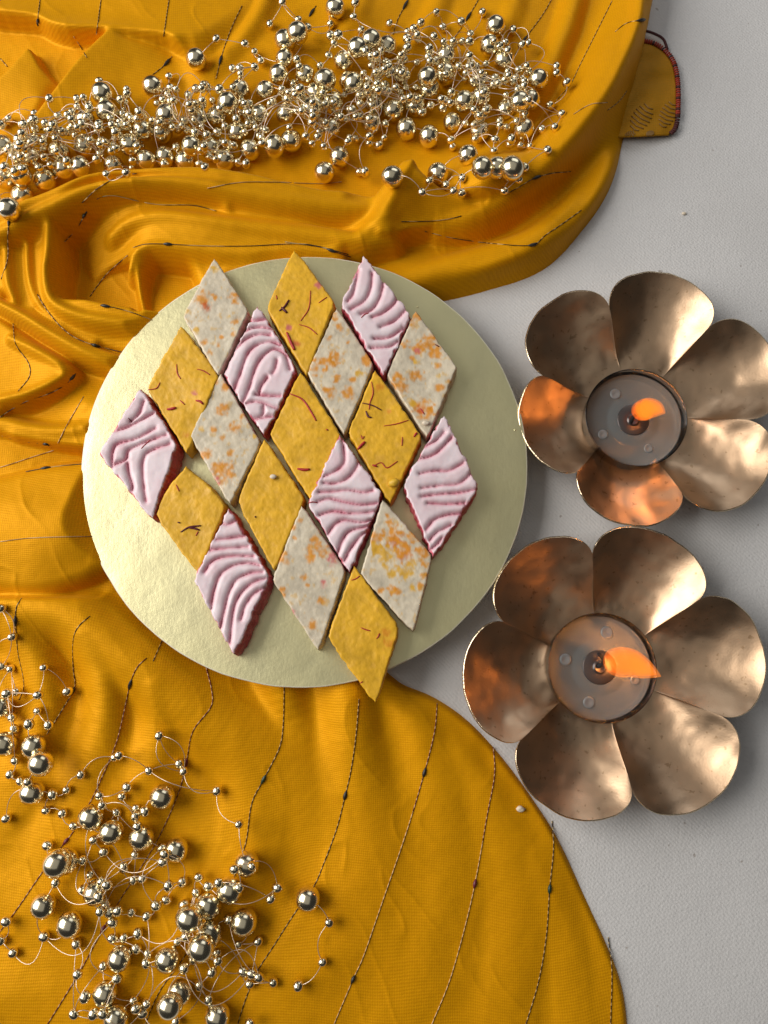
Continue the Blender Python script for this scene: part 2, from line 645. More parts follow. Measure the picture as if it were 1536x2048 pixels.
# lower sheet, lying almost flat before its gathers are laid on it
patch([('h', [(760, 1330), (800, 1366), (868, 1395), (935, 1440), (1000, 1508), (1060, 1588), (1118, 1680), (1168, 1785), (1213, 1885), (1245, 1970), (1258, 2060), (1262, 2200)]),
       ('h', [(1262, 2240), (-220, 2240)]), ('h', [(-240, 2200), (-240, 1000)]), ('h', [(-200, 1000), (760, 1000)]), ('h', [(780, 1040), (770, 1280)])],
      [[(850, 1425, 12), (930, 1490, 10), (1000, 1570, 9), (1080, 1700, 9), (1150, 1850, 8), (1200, 2040, 8)],
       [(-200, 1100, 16), (100, 1150, 18), (300, 1250, 16), (500, 1300, 16), (700, 1330, 16)],
       [(-200, 1500, 12), (200, 1600, 10), (500, 1650, 9), (800, 1700, 9)],
       [(-200, 1900, 10), (300, 1950, 9), (700, 2000, 9), (1000, 2000, 8)], [(-100, 2200, 8), (1100, 2200, 8)]],
      r_edge=12, lam=0.03, zedge=4, wr=(3.2, 1.2), hs=1.0)

LOW_EDGE = np.array([unproj(a, b, 4)[:2] for a, b in catmull(np.array([(700, 1290), (760, 1330), (800, 1366), (868, 1395), (935, 1440), (1000, 1508), (1060, 1588), (1118, 1680), (1168, 1785), (1213, 1885), (1245, 1970), (1258, 2060), (1262, 2200), (1262, 2400)], float), 24)])
_in = inside(np.vstack([LOW_EDGE, [[-1400, LOW_EDGE[-1, 1]], [-1400, LOW_EDGE[0, 1] + 500], [LOW_EDGE[0, 0], LOW_EDGE[0, 1] + 500]]]), Q)
LOWMASK = _in.astype(float)
_nr = np.nonzero(_in & (Q[:, 0] > LOW_EDGE[:, 0].min() - 70))[0]
LOWMASK[_nr] = smooth(polydist(LOW_EDGE, Q[_nr]) / 60.0)

# folds: each a roll of silk along a line of (u, v, crest height, half width);
# where two rolls meet the deeper one disappears under the other in a crisp valley
RW, RH, RP, RK = 1.0, 1.0, 1.0, 1.0
def roll(pts, p=0.8, k=5.0, base=0.0):
    global H
    c = catmull(np.array(pts, float), 15)
    c[:, 2] *= RH
    c[:, 3] *= RW
    p, k = p * RP, k * RK
    w = np.array([unproj(u, v, h * 0.9) for u, v, h, _ in c])[:, :2]
    hh, ww = c[:, 2], c[:, 3]
    m = ww.max() + 4
    lo, hi = w.min(0) - m, w.max(0) + m
    idx = np.where((Q[:, 0] > lo[0]) & (Q[:, 0] < hi[0]) & (Q[:, 1] > lo[1]) & (Q[:, 1] < hi[1]))[0]
    q = Q[idx]
    best = np.full(len(q), -1e9)
    bw = np.full(len(q), -1.0)
    val = np.zeros(len(q))
    for i in range(len(w) - 1):
        a, b = w[i], w[i + 1]
        ab = b - a
        t = np.clip(((q - a) @ ab) / max(ab @ ab, 1e-9), 0, 1)
        d = np.hypot(*(q - a - t[:, None] * ab).T)
        wi = ww[i] + (ww[i + 1] - ww[i]) * t
        hi_ = hh[i] + (hh[i + 1] - hh[i]) * t
        x = np.clip(1 - (d / wi) ** 2, 0, 1)
        val = np.maximum(val, hi_ * x ** p)
    old = H[idx]
    new = np.maximum(val + base, 0)
    on = val > 0.0
    df = np.abs(new - old)
    sm = np.maximum(new, old) + np.where(df < k, (k - df) ** 2 / (4 * k), 0) * np.clip(val / 8.0, 0, 1)
    H[idx] = np.where(on, old + (sm - old) * LOWMASK[idx], old)

# gathers of the lower sheet
RW, RH, RP, RK = 1.5, 0.78, 1.5, 2.4
roll([(-80, 1215, 92, 60), (20, 1212, 100, 60), (117, 1222, 104, 58), (176, 1256, 102, 60), (281, 1336, 92, 62), (340, 1384, 82, 64), (420, 1440, 66, 68), (500, 1488, 50, 72), (570, 1532, 36, 74), (650, 1600, 20, 70), (720, 1680, 6, 60)], 0.9, 8)
roll([(30, 1250, 86, 48), (66, 1310, 70, 48), (85, 1390, 56, 46), (70, 1470, 40, 48), (30, 1560, 26, 52), (-40, 1660, 14, 60)], 1.1, 8)
roll([(170, 1270, 92, 46), (205, 1360, 76, 48), (205, 1450, 56, 52), (175, 1550, 36, 58), (120, 1680, 18, 62), (60, 1800, 8, 60)], 1.2, 8)
roll([(310, 1370, 80, 46), (318, 1450, 56, 52), (290, 1560, 34, 58), (235, 1680, 18, 62), (180, 1800, 8, 60)], 1.3, 8)
roll([(470, 1470, 48, 50), (500, 1560, 34, 56), (505, 1650, 24, 62), (470, 1760, 18, 66), (400, 1880, 12, 66)], 1.3, 8)
roll([(690, 1340, 70, 62), (700, 1420, 66, 60), (708, 1490, 58, 62), (724, 1570, 46, 68), (748, 1660, 36, 76), (740, 1760, 28, 84), (685, 1870, 22, 88), (600, 1990, 18, 88), (520, 2120, 14, 80)], 1.1, 8)
roll([(560, 1350, 66, 50), (575, 1400, 50, 48), (590, 1450, 32, 44), (606, 1500, 16, 40)], 1.1, 6)
roll([(815, 1400, 40, 56), (850, 1500, 34, 62), (880, 1620, 28, 70), (890, 1760, 22, 78), (860, 1900, 18, 80), (800, 2060, 14, 80)], 1.3, 8)
roll([(930, 1500, 22, 48), (985, 1610, 22, 54), (1025, 1740, 20, 60), (1035, 1880, 18, 62), (1015, 2080, 16, 62)], 1.3, 6)
roll([(1085, 1720, 14, 40), (1130, 1850, 15, 44), (1150, 2060, 14, 46)], 1.3, 6)
roll([(0, 1800, 16, 60), (150, 1850, 20, 70), (300, 1900, 16, 70), (420, 1990, 14, 60)], 1.5, 8)
roll([(-60, 2000, 22, 70), (80, 1980, 22, 70), (180, 2060, 18, 70)], 1.5, 8)


# back sheet at the top, with the right-hand sweep
patch([('h', [(1308, -160), (1302, 0), (1290, 70), (1270, 165), (1254, 262), (1218, 378), (1152, 470), (1072, 530), (990, 565), (900, 582), (820, 600)]),
       ('h', [(700, 640), (300, 800), (240, 1180)]), ('h', [(200, 1200), (-240, 1200)]), ('h', [(-260, 1180), (-260, -200)]), ('h', [(-240, -200), (1300, -200)])],
      [[(1288, -100, 62), (1283, 0, 66), (1276, 55, 70), (1222, 172, 74), (1163, 252, 74), (1110, 310, 70), (1042, 368, 62), (960, 420, 50)],
       [(1262, 165, 34), (1222, 268, 26), (1150, 352, 20), (1080, 412, 16), (980, 454, 12), (880, 476, 9)],
       [(1222, 310, 26), (1150, 418, 34), (1060, 482, 36), (960, 515, 34), (860, 540, 32)],
       [(1225, -100, 30), (1215, 0, 32), (1165, 130, 34), (1110, 220, 32), (1050, 300, 30)],
       [(1140, -100, 20), (1120, 0, 22), (1080, 110, 18), (1020, 200, 14), (960, 280, 12), (880, 330, 14)],
       [(1040, -100, 28), (1010, 0, 30), (960, 90, 22), (880, 200, 12)],
       [(900, -100, 18), (860, 0, 20), (780, 100, 14), (700, 200, 10)],
       [(730, -60, 30), (720, 20, 28), (640, 100, 18)],
       [(600, -60, 22), (560, 50, 20), (450, 130, 18), (300, 260, 14)],
       [(100, 160, 10), (0, 220, 8), (150, 300, 10), (350, 300, 8), (600, 300, 8)],
       [(-200, -100, 15), (-200, 300, 20), (-200, 800, 30), (-200, 1100, 30)],
       [(100, 700, 14), (200, 800, 14), (150, 900, 14), (100, 1050, 14), (300, 650, 10), (500, 600, 14), (700, 560, 18)],
       [(200, 500, 4), (350, 560, 4), (250, 600, 4)]],
      r_edge=40, lam=0.012, zedge=6, wr=(2.2, -0.9))

# top-left layers
patch([('h', [(-240, 150), (-60, 175), (0, 162), (40, 128), (68, 104), (90, 140), (125, 175)]), ('s', [(125, 185), (60, 300), (-100, 380), (-240, 420)]), ('s', [(-240, 400), (-240, 160)])],
      [[(-200, 220, 20), (0, 190, 30), (66, 125, 36)], [(0, 260, 24), (80, 200, 26), (-100, 300, 18)], [(60, 280, 16), (110, 190, 16)]], r_edge=9, r_soft=40, lam=0.03, zedge=22)
patch([('h', [(-60, 370), (0, 318), (60, 250), (115, 185), (165, 125), (215, 78)]), ('s', [(260, 60), (345, 75), (420, 190)]), ('s', [(420, 220), (300, 330), (100, 400), (-40, 420)])],
      [[(0, 335, 30), (70, 262, 36), (130, 192, 40), (180, 132, 42), (228, 92, 42)], [(100, 330, 20), (200, 220, 24), (280, 120, 28)], [(200, 330, 12), (320, 200, 14), (350, 110, 16)]],
      r_edge=9, r_soft=40, lam=0.02, zedge=28)
patch([('s', [(600, -60), (520, 20), (420, 100), (380, 110)]), ('h', [(375, 108), (335, 84), (250, 74), (200, 72), (140, 74), (100, 62), (75, 48), (0, 40), (-120, 30), (-260, 30)]), ('s', [(-260, 0), (-260, -180)]), ('s', [(-200, -190), (600, -190)])],
      [[(-200, 10, 44), (0, 22, 50), (90, 40, 52), (200, 54, 52), (320, 66, 50), (400, 60, 40)], [(-200, -60, 34), (100, -20, 36), (300, 0, 38), (450, -10, 30)],
       [(80, 20, 44), (190, 30, 40), (330, 30, 42)], [(0, -150, 20), (500, -150, 20)]], r_edge=10, r_soft=50, lam=0.03, zedge=34, wr=(1.2, 0.1))

# lower-left sheets, painted from the back to the front
# sheet running under the soft roll: lower edge (0,868)-(165,900)
patch([('h', [(-240, 840), (-80, 850), (0, 868), (28, 879), (60, 885), (105, 893), (180, 902), (260, 905)]), ('s', [(300, 880), (320, 780), (250, 700)]), ('s', [(220, 690), (0, 680), (-240, 680)]), ('s', [(-240, 700), (-240, 830)])],
      [[(-200, 835, 40), (0, 852, 42), (60, 868, 44), (110, 876, 46), (200, 885, 46)], [(0, 830, 30), (60, 840, 24), (110, 830, 30), (180, 830, 44)], [(30, 795, 34), (100, 800, 28), (160, 780, 30), (220, 790, 36)],
       [(170, 810, 46), (190, 850, 48)]], r_edge=14, r_soft=40, lam=0.01, zedge=40)
# soft roll (0,1050)
patch([('h', [(-240, 985), (-60, 955), (0, 946), (45, 934), (100, 922), (165, 914), (260, 905)]), ('h', [(300, 930), (310, 1060), (262, 1105)]), ('h', [(255, 1110), (222, 1138), (180, 1166), (110, 1190), (50, 1194), (0, 1190), (-100, 1192), (-240, 1200)]), ('s', [(-250, 1180), (-250, 1000)])],
      [[(-200, 1080, 62), (0, 1060, 70), (80, 1052, 74), (150, 1050, 72), (230, 1030, 60)], [(-200, 1010, 44), (0, 975, 48), (80, 960, 50), (160, 945, 50), (240, 940, 46)],
       [(-200, 1150, 50), (0, 1150, 56), (80, 1155, 58), (150, 1130, 58), (200, 1100, 54)], [(40, 1005, 66), (120, 1000, 64)], [(165, 1085, 64), (190, 1060, 60)]], r_edge=27, lam=0.02, zedge=42, wr=(0.8, 0.1))
# bright fold (0,650)-(150,750)-(0,830)
patch([('h', [(-240, 560), (-60, 600), (0, 628), (40, 655), (90, 690), (130, 715), (156, 735), (157, 748), (140, 764), (110, 782), (66, 800), (30, 815), (0, 834), (-60, 850), (-240, 860)]), ('s', [(-250, 800), (-250, 600)])],
      [[(-200, 640, 40), (0, 660, 52), (60, 690, 58), (110, 718, 60), (140, 740, 58)], [(-200, 800, 44), (0, 808, 52), (60, 785, 58), (110, 768, 62), (135, 752, 60)],
       [(0, 740, 44), (40, 740, 46), (60, 735, 50)], [(0, 700, 48), (30, 690, 52)], [(-150, 720, 40)]], r_edge=19, lam=0.02, zedge=44)
# roll (0,595)-(240,725)
patch([('h', [(-240, 500), (-80, 560), (-40, 575), (0, 593), (25, 612)]), ('s', [(70, 605), (120, 640), (180, 675), (260, 700), (330, 690)]), ('h', [(330, 730), (240, 742), (190, 738), (140, 722), (90, 692), (45, 660), (0, 628), (-60, 600), (-240, 560)])],
      [[(-150, 560, 54), (0, 608, 60), (46, 632, 62), (114, 672, 62), (182, 708, 58), (250, 722, 50)], [(40, 615, 56), (120, 652, 56), (190, 688, 52), (260, 700, 46)], [(-10, 615, 54), (60, 660, 52), (140, 712, 50), (220, 735, 42)]],
      r_edge=15, r_soft=16, lam=0.03, zedge=50)
# fold below the dark hollow (110,590)-(330,614)
patch([('h', [(104, 560), (106, 578), (118, 590), (150, 593), (175, 594), (215, 602), (270, 608), (340, 614), (420, 610)]), ('h', [(420, 640), (350, 700)]), ('s', [(345, 705), (240, 706), (170, 680), (110, 640), (70, 580), (60, 520)]), ('s', [(70, 500), (100, 520)])],
      [[(112, 600, 62), (150, 608, 64), (200, 616, 64), (270, 622, 60), (340, 626, 56)], [(100, 612, 58), (140, 640, 54), (190, 658, 50), (250, 668, 48), (310, 660, 48)], [(85, 580, 56), (90, 540, 56)], [(130, 665, 44), (200, 690, 40), (260, 700, 40)]],
      r_edge=15, r_soft=14, lam=0.02, zedge=56)
# left column falling from the arch
patch([('s', [(-240, 440), (-80, 470), (0, 440), (60, 420)]), ('h', [(105, 425), (122, 450), (118, 490), (110, 520), (104, 560), (100, 590)]), ('s', [(95, 620), (40, 625), (0, 600)]), ('h', [(0, 592), (-80, 560), (-240, 500)])],
      [[(95, 460, 70), (98, 520, 66), (92, 580, 60)], [(60, 470, 58), (55, 540, 54), (60, 600, 52)], [(25, 450, 66), (15, 520, 64), (20, 580, 60)], [(-150, 490, 55), (-20, 500, 54), (-20, 560, 54)]],
      r_edge=20, r_soft=20, lam=0.02, zedge=58)
# second sheet under the arch, with the little loop
patch([('h', [(130, 480), (145, 450), (175, 405), (230, 385), (330, 380)]), ('s', [(500, 400), (700, 440), (860, 430)]), ('h', [(790, 478), (730, 498), (700, 505), (640, 545), (560, 560), (430, 600), (392, 575), (375, 530), (345, 508), (310, 508), (290, 530), (284, 570), (288, 625), (270, 625), (262, 580), (256, 540), (252, 512), (205, 520), (170, 540)])],
      [[(160, 470, 20), (200, 440, 42), (250, 420, 58), (330, 425, 66), (420, 440, 68), (520, 455, 62), (640, 468, 60), (730, 478, 62), (800, 462, 60)],
       [(190, 510, 14), (230, 490, 26), (262, 470, 42)], [(262, 505, 44), (285, 488, 56), (330, 484, 60), (400, 492, 58), (520, 500, 56), (640, 505, 54)],
       [(272, 530, 50), (274, 580, 40), (280, 615, 28)], [(180, 415, 40), (250, 396, 48), (330, 398, 52), (440, 415, 54)], [(410, 530, 40), (480, 530, 46), (560, 530, 48), (450, 570, 40)], [(700, 440, 48), (600, 430, 46)]],
      r_edge=24, r_soft=30, lam=0.01, zedge=50)
# arch roll itself
patch([('h', [(-240, 520), (-100, 480), (0, 437), (48, 408), (110, 384), (180, 355), (260, 343), (400, 335), (500, 345), (580, 360), (650, 367), (715, 364), (745, 372), (770, 350), (800, 318), (826, 318), (850, 340), (900, 372), (980, 392)]), ('s', [(960, 425), (870, 450), (800, 470)]),
       ('s', [(740, 470), (620, 440), (540, 440), (470, 425)]), ('h', [(440, 415), (400, 397), (340, 385), (260, 379), (200, 388), (160, 412), (130, 450), (120, 475)]), ('s', [(95, 490), (40, 500), (-100, 540), (-240, 560)])],
      [[(-200, 525, 60), (0, 462, 76), (50, 436, 80), (110, 408, 84), (180, 376, 86), (260, 361, 86), (400, 357, 84), (500, 368, 80), (600, 384, 72), (690, 392, 64)],
       [(420, 385, 78), (480, 405, 70), (560, 425, 58), (660, 440, 46), (720, 430, 44)], [(712, 385, 54), (735, 420, 48)],
       [(815, 335, 82), (790, 380, 80), (765, 430, 76), (745, 462, 70)], [(860, 372, 68), (840, 410, 58), (800, 440, 60)], [(930, 400, 52), (880, 430, 44)],
       [(60, 475, 62), (100, 450, 74), (150, 418, 76)]],
      r_edge=28, r_soft=22, lam=0.008, zedge=64)

# rounded crests along the main folds
LOWMASK[:] = 1.0
RW, RH, RP, RK = 1.0, 1.0, 1.0, 2.6
roll([(-120, 528, 104, 46), (0, 468, 118, 46), (50, 440, 122, 44), (110, 411, 126, 42), (180, 380, 128, 40), (260, 366, 128, 38), (340, 364, 126, 40), (420, 372, 120, 46), (500, 386, 110, 52), (600, 402, 98, 56), (690, 412, 84, 54), (740, 414, 74, 48)], 1.0)
roll([(226, 470, 60, 34), (262, 442, 84, 40), (330, 432, 96, 42), (420, 442, 98, 44), (520, 456, 92, 46), (640, 470, 86, 46), (720, 480, 84, 42), (780, 472, 76, 40)], 1.1)
roll([(262, 540, 64, 18), (268, 512, 74, 22), (300, 492, 82, 26), (370, 494, 82, 32), (470, 504, 78, 38), (580, 510, 74, 38), (680, 512, 66, 34)], 1.0)
roll([(98, 440, 108, 30), (96, 500, 104, 28), (91, 552, 100, 28), (104, 602, 98, 30), (150, 628, 96, 34), (205, 640, 92, 38), (270, 648, 84, 40), (340, 648, 70, 40)], 1.0)
roll([(18, 440, 104, 34), (14, 500, 96, 30), (16, 560, 92, 28), (30, 604, 82, 26)], 1.1)
roll([(58, 450, 90, 22), (56, 510, 86, 20), (62, 570, 80, 22), (84, 616, 76, 24), (130, 654, 70, 26), (190, 684, 62, 28)], 1.1)
roll([(-100, 560, 88, 26), (0, 608, 94, 28), (46, 632, 94, 28), (114, 674, 90, 28), (182, 710, 82, 30), (240, 732, 68, 32)], 1.0)
roll([(20, 676, 86, 28), (70, 700, 90, 30), (118, 728, 86, 30), (130, 745, 80, 26)], 1.2)
roll([(0, 800, 82, 30), (50, 788, 86, 30), (100, 768, 86, 28), (130, 752, 80, 24)], 1.2)
roll([(824, 326, 112, 24), (806, 356, 112, 32), (784, 398, 106, 38), (758, 442, 96, 40), (720, 474, 84, 40)], 1.0)
roll([(-100, 850, 62, 34), (0, 846, 64, 34), (60, 858, 66, 34), (130, 862, 68, 36), (200, 850, 66, 38)], 1.1)

# the sweep on the right and the soft pleats between it and the beads
roll([(1285, -120, 92, 40), (1280, 0, 98, 40), (1268, 62, 104, 40), (1218, 172, 108, 42), (1160, 252, 106, 44), (1108, 310, 100, 44), (1042, 368, 88, 44), (960, 418, 70, 44), (880, 446, 50, 40)], 1.1)
roll([(1186, 352, 12, 26), (1146, 412, 46, 40), (1070, 476, 60, 50), (960, 515, 56, 52), (850, 545, 50, 50), (760, 570, 44, 44)], 1.1)
roll([(1170, -120, 54, 54), (1150, 0, 56, 54), (1110, 110, 54, 54), (1050, 220, 46, 52), (970, 310, 34, 50)], 1.5)
roll([(1050, -120, 48, 60), (1030, 0, 48, 60), (985, 100, 40, 56), (910, 200, 28, 50)], 1.5)
roll([(905, -120, 42, 56), (880, 0, 42, 56), (820, 90, 32, 50), (740, 170, 20, 44)], 1.5)
roll([(740, -120, 46, 50), (725, 0, 44, 50), (670, 80, 32, 46), (590, 160, 20, 40)], 1.5)
roll([(545, -60, 50, 46), (520, 20, 46, 46), (470, 90, 36, 42), (400, 170, 22, 40)], 1.4)

# the board presses the silk down underneath it
dB = np.hypot(Q[:, 0] - BC[0], Q[:, 1] - BC[1]) - BRAD
H = np.minimum(H, BOARD_Z0 - 2.0 + np.maximum(0, dB + 12) * 0.9)
Hg = H.reshape(GXX.shape)
# one light smoothing pass
for _ in range(5):
    Hg[1:-1, 1:-1] = (Hg[1:-1, 1:-1] * 4 + Hg[:-2, 1:-1] + Hg[2:, 1:-1] + Hg[1:-1, :-2] + Hg[1:-1, 2:]) / 8
cl = Hg > 2
_s, _t = GXX * 0.42 - GYY * 0.9, GXX * 0.9 + GYY * 0.42
_w = fbm(GXX / 170, GYY / 170, 77, 2)
_cr = np.clip(1 - np.abs(fbm(_s / 210 + 0.5 * _w, _t / 62 + 0.6 * _w, 41, 2)), 0, 1) ** 7
Hg[cl] += (1.5 * _cr * smooth(0.35 + _w))[cl]
Hg[cl] += (0.55 * fbm(GXX / 38, GYY / 38, 9, 3) + 0.9 * fbm(GXX / 120, GYY / 90, 5, 2))[cl]

def hat(x, y):
    fx = np.clip((x - GX[0]) / GS, 0, len(GX) - 2.001)
    fy = np.clip((y - GY[0]) / GS, 0, len(GY) - 2.001)
    i, j = int(fx), int(fy)
    a, b = fx - i, fy - j
    return (Hg[i, j] * (1 - a) * (1 - b) + Hg[i + 1, j] * a * (1 - b) + Hg[i, j + 1] * (1 - a) * b + Hg[i + 1, j + 1] * a * b)

ZS = np.arange(170.0, -0.5, -1.0)
def drop(u, v):
    """point of the cloth (or table) seen at photo position u,v"""
    p = unproj(u, v, ZS)
    fx = np.clip((p[0] - GX[0]) / GS, 0, len(GX) - 1.001)
    fy = np.clip((p[1] - GY[0]) / GS, 0, len(GY) - 1.001)
    i, j = fx.astype(int), fy.astype(int)
    hit = np.nonzero(Hg[i, j] >= ZS)[0]
    z = ZS[hit[0]] if len(hit) else 0.0
    q = unproj(u, v, z)
    h = hat(q[0], q[1])
    if abs(h - z) < 4 and h > 0:
        q = unproj(u, v, h)
    return q

saree = empty('saree', (unproj(400, 1700, 0)))
SO = np.array(saree.location) / S
def build_cloth():
    nx, ny = Hg.shape
    keep = Hg > -5.5
    f = grid_faces(nx, ny)[:, ::-1]
    kv = keep.ravel()
    f = f[kv[f].any(1)]
    used = np.zeros(nx * ny, bool)
    used[f.ravel()] = True
    remap = np.cumsum(used) - 1
    v = np.stack([GXX.ravel(), GYY.ravel(), Hg.ravel()], -1)[used] - SO
    link('silk_cloth', mesh_np('silk_cloth', v, remap[f]), MT['silk'], saree)
build_cloth()
tag(saree, 'saffron yellow silk saree with dark metallic threads heaped in folds around the gold board', 'saree')

# woven threads with slubs
C1 = lambda p: crop(0, 0, .4557, p)
C2 = lambda p: crop(600, 0, .5208, p)
C3 = lambda p: crop(0, 320, .4557, p)
C4 = lambda p: crop(0, 1600, .4557, p)
C5 = lambda p: crop(600, 1350, .4557, p)
C6 = lambda p: crop(0, 780, .2604, p)
C7 = lambda p: crop(0, 1160, .3906, p)
K4 = lambda p: crop(150, 480, .32552, p)
K5 = lambda p: crop(520, 480, .32552, p)
K6 = lambda p: crop(180, 900, .32552, p)
K7 = lambda p: crop(560, 920, .32552, p)
THREADS = [
    ('d', [(80, 0), (76, 40), (80, 56), (100, 68)], [(75, 48)]),
    ('d', [(202, 0), (198, 30), (193, 70)], []), ('d', [(338, 0), (332, 40), (327, 76)], []),
    ('d', [(484, 12), (468, 45), (452, 85), (440, 125), (432, 158)], [(441, 118)]),
    ('d', [(344, 113), (330, 130), (305, 150), (284, 165)], [(335, 125)]), ('d', [(148, 74), (162, 95), (174, 116)], []),
    ('d', [(150, 222), (110, 245), (55, 272)], []), ('d', [(0, 117), (12, 130), (21, 142)], []),
    ('d', [(632, 12), (618, 34)], [(620, 30)]),
    ('d', [(822, -10), (808, 15), (795, 40), (786, 70)], [(812, 8)]), ('d', [(962, -10), (945, 20), (920, 60), (905, 80)], [(940, 35)]),
    ('d', [(1108, -10), (1085, 30), (1052, 75), (1030, 110)], [(1050, 78)]),
    ('d', [(1224, 2), (1190, 70), (1160, 130), (1140, 170), (1112, 202)], []),
    ('d', [(1291, 40), (1275, 42), (1252, 47), (1230, 64)], [(1278, 42)]),
    ('g', C2([(1180, 395), (1120, 400), (1080, 420), (1050, 440)]), []), ('d', C2([(1255, 350), (1225, 390), (1180, 425)]), []),
    ('d', C2([(1040, 660), (960, 668), (890, 690), (840, 720), (780, 752)]), C2([(905, 684)])),
    ('d', C2([(390, 852), (500, 850), (570, 842), (620, 830)]), []),
    ('d', C2([(480, 890), (600, 918), (760, 938), (890, 942), (940, 905), (1000, 865), (1080, 808)]), C2([(888, 942)])),
    ('d', C2([(0, 938), (80, 950), (140, 970)]), C2([(125, 965)])),
    ('d', C3([(600, 60), (520, 75), (430, 125), (360, 190)]), []), ('g', C3([(910, 125), (1050, 100), (1200, 98), (1400, 105), (1500, 97)]), []),
    ('d', C3([(950, 225), (850, 200), (700, 197), (600, 180), (500, 158), (430, 170), (385, 220), (340, 300), (285, 360)]), C3([(376, 235)])),
    ('d', C3([(585, 385), (640, 370), (730, 370), (900, 378), (1100, 378), (1300, 368), (1400, 380), (1480, 402)]), C3([(740, 372)])),
    ('d', C3([(560, 420), (480, 490), (430, 550), (395, 600)]), []), ('d', C3([(90, 215), (45, 260), (35, 330), (35, 430), (5, 525)]), C3([(40, 275)])),
    ('d', C3([(440, 638), (500, 648), (580, 670), (660, 700)]), C3([(465, 640)])),
    ('d', C3([(165, 590), (200, 650), (260, 725), (330, 780), (420, 815), (510, 838)]), C3([(415, 812)])),
    ('d', C3([(58, 715), (70, 810), (125, 890), (130, 950), (80, 1015)]), []),
    ('d', C3([(335, 935), (290, 985), (220, 1025), (130, 1055), (60, 1090), (0, 1130)]), C3([(326, 945)])),
    ('d', C6([(0, 345), (80, 375), (200, 400), (330, 412), (400, 425)]), C6([(380, 412)])), ('g', C6([(585, 150), (520, 260), (445, 410)]), []),
    ('g', C6([(0, 595), (100, 565), (250, 515), (430, 460)]), []), ('d', C6([(200, 628), (350, 600), (480, 582), (620, 570)]), C6([(350, 600)])),
    ('g', C6([(0, 1165), (200, 1140), (400, 1130), (680, 1125)]), []),
    ('d', [(44, 1196), (33, 1214), (31, 1243), (33, 1275), (37, 1310), (45, 1345), (48, 1375), (38, 1400)], [(31, 1240)]),
    ('d', C7([(460, 185), (400, 240), (375, 310), (375, 450), (385, 530), (370, 580), (310, 680), (240, 790)]), C7([(374, 560)])),
    ('d', C7([(815, 345), (785, 415)]), []),
    ('m', C7([(750, 400), (700, 450), (665, 540), (630, 700), (590, 850), (500, 1060), (455, 1150)]) + [(150, 1658), (130, 1685), (87, 1741), (27, 1828), (-30, 1900)], [(261, 1371), (132, 1682, 'r')]),
    ('m', C7([(1060, 465), (1085, 570), (1080, 650), (990, 770), (960, 900), (930, 1040)]) + [(346, 1614), (314, 1682), (278, 1741), (237, 1805), (205, 1860), (155, 1951), (88, 2060)], [(374, 1527, 'r'), (206, 1858, 'r')]),
    ('d', C7([(1455, 560), (1450, 740), (1430, 860), (1350, 1020), (1290, 1140), (1265, 1310)]) + [(485, 1705), (450, 1790), (365, 1919), (319, 1983), (286, 2060)], [(527, 1558, 'gr')]),
    ('d', [(718, 1398), (712, 1470), (702, 1540), (690, 1592), (674, 1655), (647, 1728), (627, 1773), (588, 1828), (547, 1892), (515, 1942), (492, 1996), (472, 2060)], [(690, 1590)]),
    ('gm', C5([(602, 125), (590, 250), (545, 430), (470, 680), (360, 1000), (280, 1230), (235, 1330), (150, 1530)]), C5([(545, 432)]) + C5([(238, 1338)])),
    ('gm', C5([(848, 315), (853, 440), (820, 620), (780, 850), (735, 1060), (660, 1330), (575, 1540)]), [(950, 1765, 'r')]),
    ('d', C5([(1105, 640), (1112, 760), (1095, 940), (1080, 1150), (1045, 1350), (985, 1550)]), C5([(1095, 940, 'gr')])),
    ('d', C5([(1352, 1150), (1368, 1300), (1362, 1550)]), []),
    ('d', [(1298, 470), (1290, 480)], []),
]
def build_threads():
    for kind, pts, slubs in THREADS[:-1]:
        c = [np.array(p[:2], float) for p in pts]
        for end in (0, -1):
            q0, q1 = c[end], c[1 if end == 0 else -2]
            if math.hypot((q0[0] - 609) / 447, (q0[1] - 944) / 431) < 1.07:
                e = q0 + (q0 - q1) / np.linalg.norm(q0 - q1) * 30
                c = [e] + c if end == 0 else c + [e]
        c = catmull(np.array(c), 5)
        w = np.array([drop(a, b) for a, b in c])
        runs, cur = [], [w[0]]
        for a, b in zip(w[:-1], w[1:]):
            if np.linalg.norm(b - a) > 22:
                runs.append(cur)
                cur = []
            cur.append(b)
        runs.append(cur)
        for r in runs:
            if len(r) < 3:
                continue
            r = np.array(r)
            r[1:-1] = (r[:-2] + 2 * r[1:-1] + r[2:]) / 4
            r[:, 2] += 0.9
            k = {'d': 'thread_dark', 'g': 'thread_gold', 'm': 'thread_red'}.get(kind)
            if kind == 'gm':
                h = len(r) // 3
                for seg, kk in ((r[:h + 1], 'thread_red'), (r[h:], 'thread_gold')):
                    if len(seg) > 2:
                        v, f = tube(seg - SO, 0.85, 5)
                        link('thread', mesh_np('thread', v, f), MT[kk], saree)
                continue
            v, f = tube(r - SO, 0.85, 5)
            link('thread', mesh_np('thread', v, f), MT[k], saree)
        for s in slubs:
            d = np.linalg.norm(c - np.array(s[:2]), axis=1)
            i = int(np.clip(np.argmin(d), 2, len(c) - 3)) if len(c) > 5 else len(c) // 2
            a, b = max(i - 2, 0), min(i + 3, len(w))
            seg = catmull(w[a:b] + np.array([0, 0, 1.0]), 2)
            t = np.linspace(-1, 1, len(seg))
            v, f = tube(seg - SO, 0.6 + 3.0 * (1 - t ** 2), 8)
            kk = {'r': 'slub_red', 'gr': 'slub_green'}.get(s[2] if len(s) > 2 else '', 'slub_dark')
            link('slub', mesh_np('slub', v, f), MT[kk], saree)
build_threads()

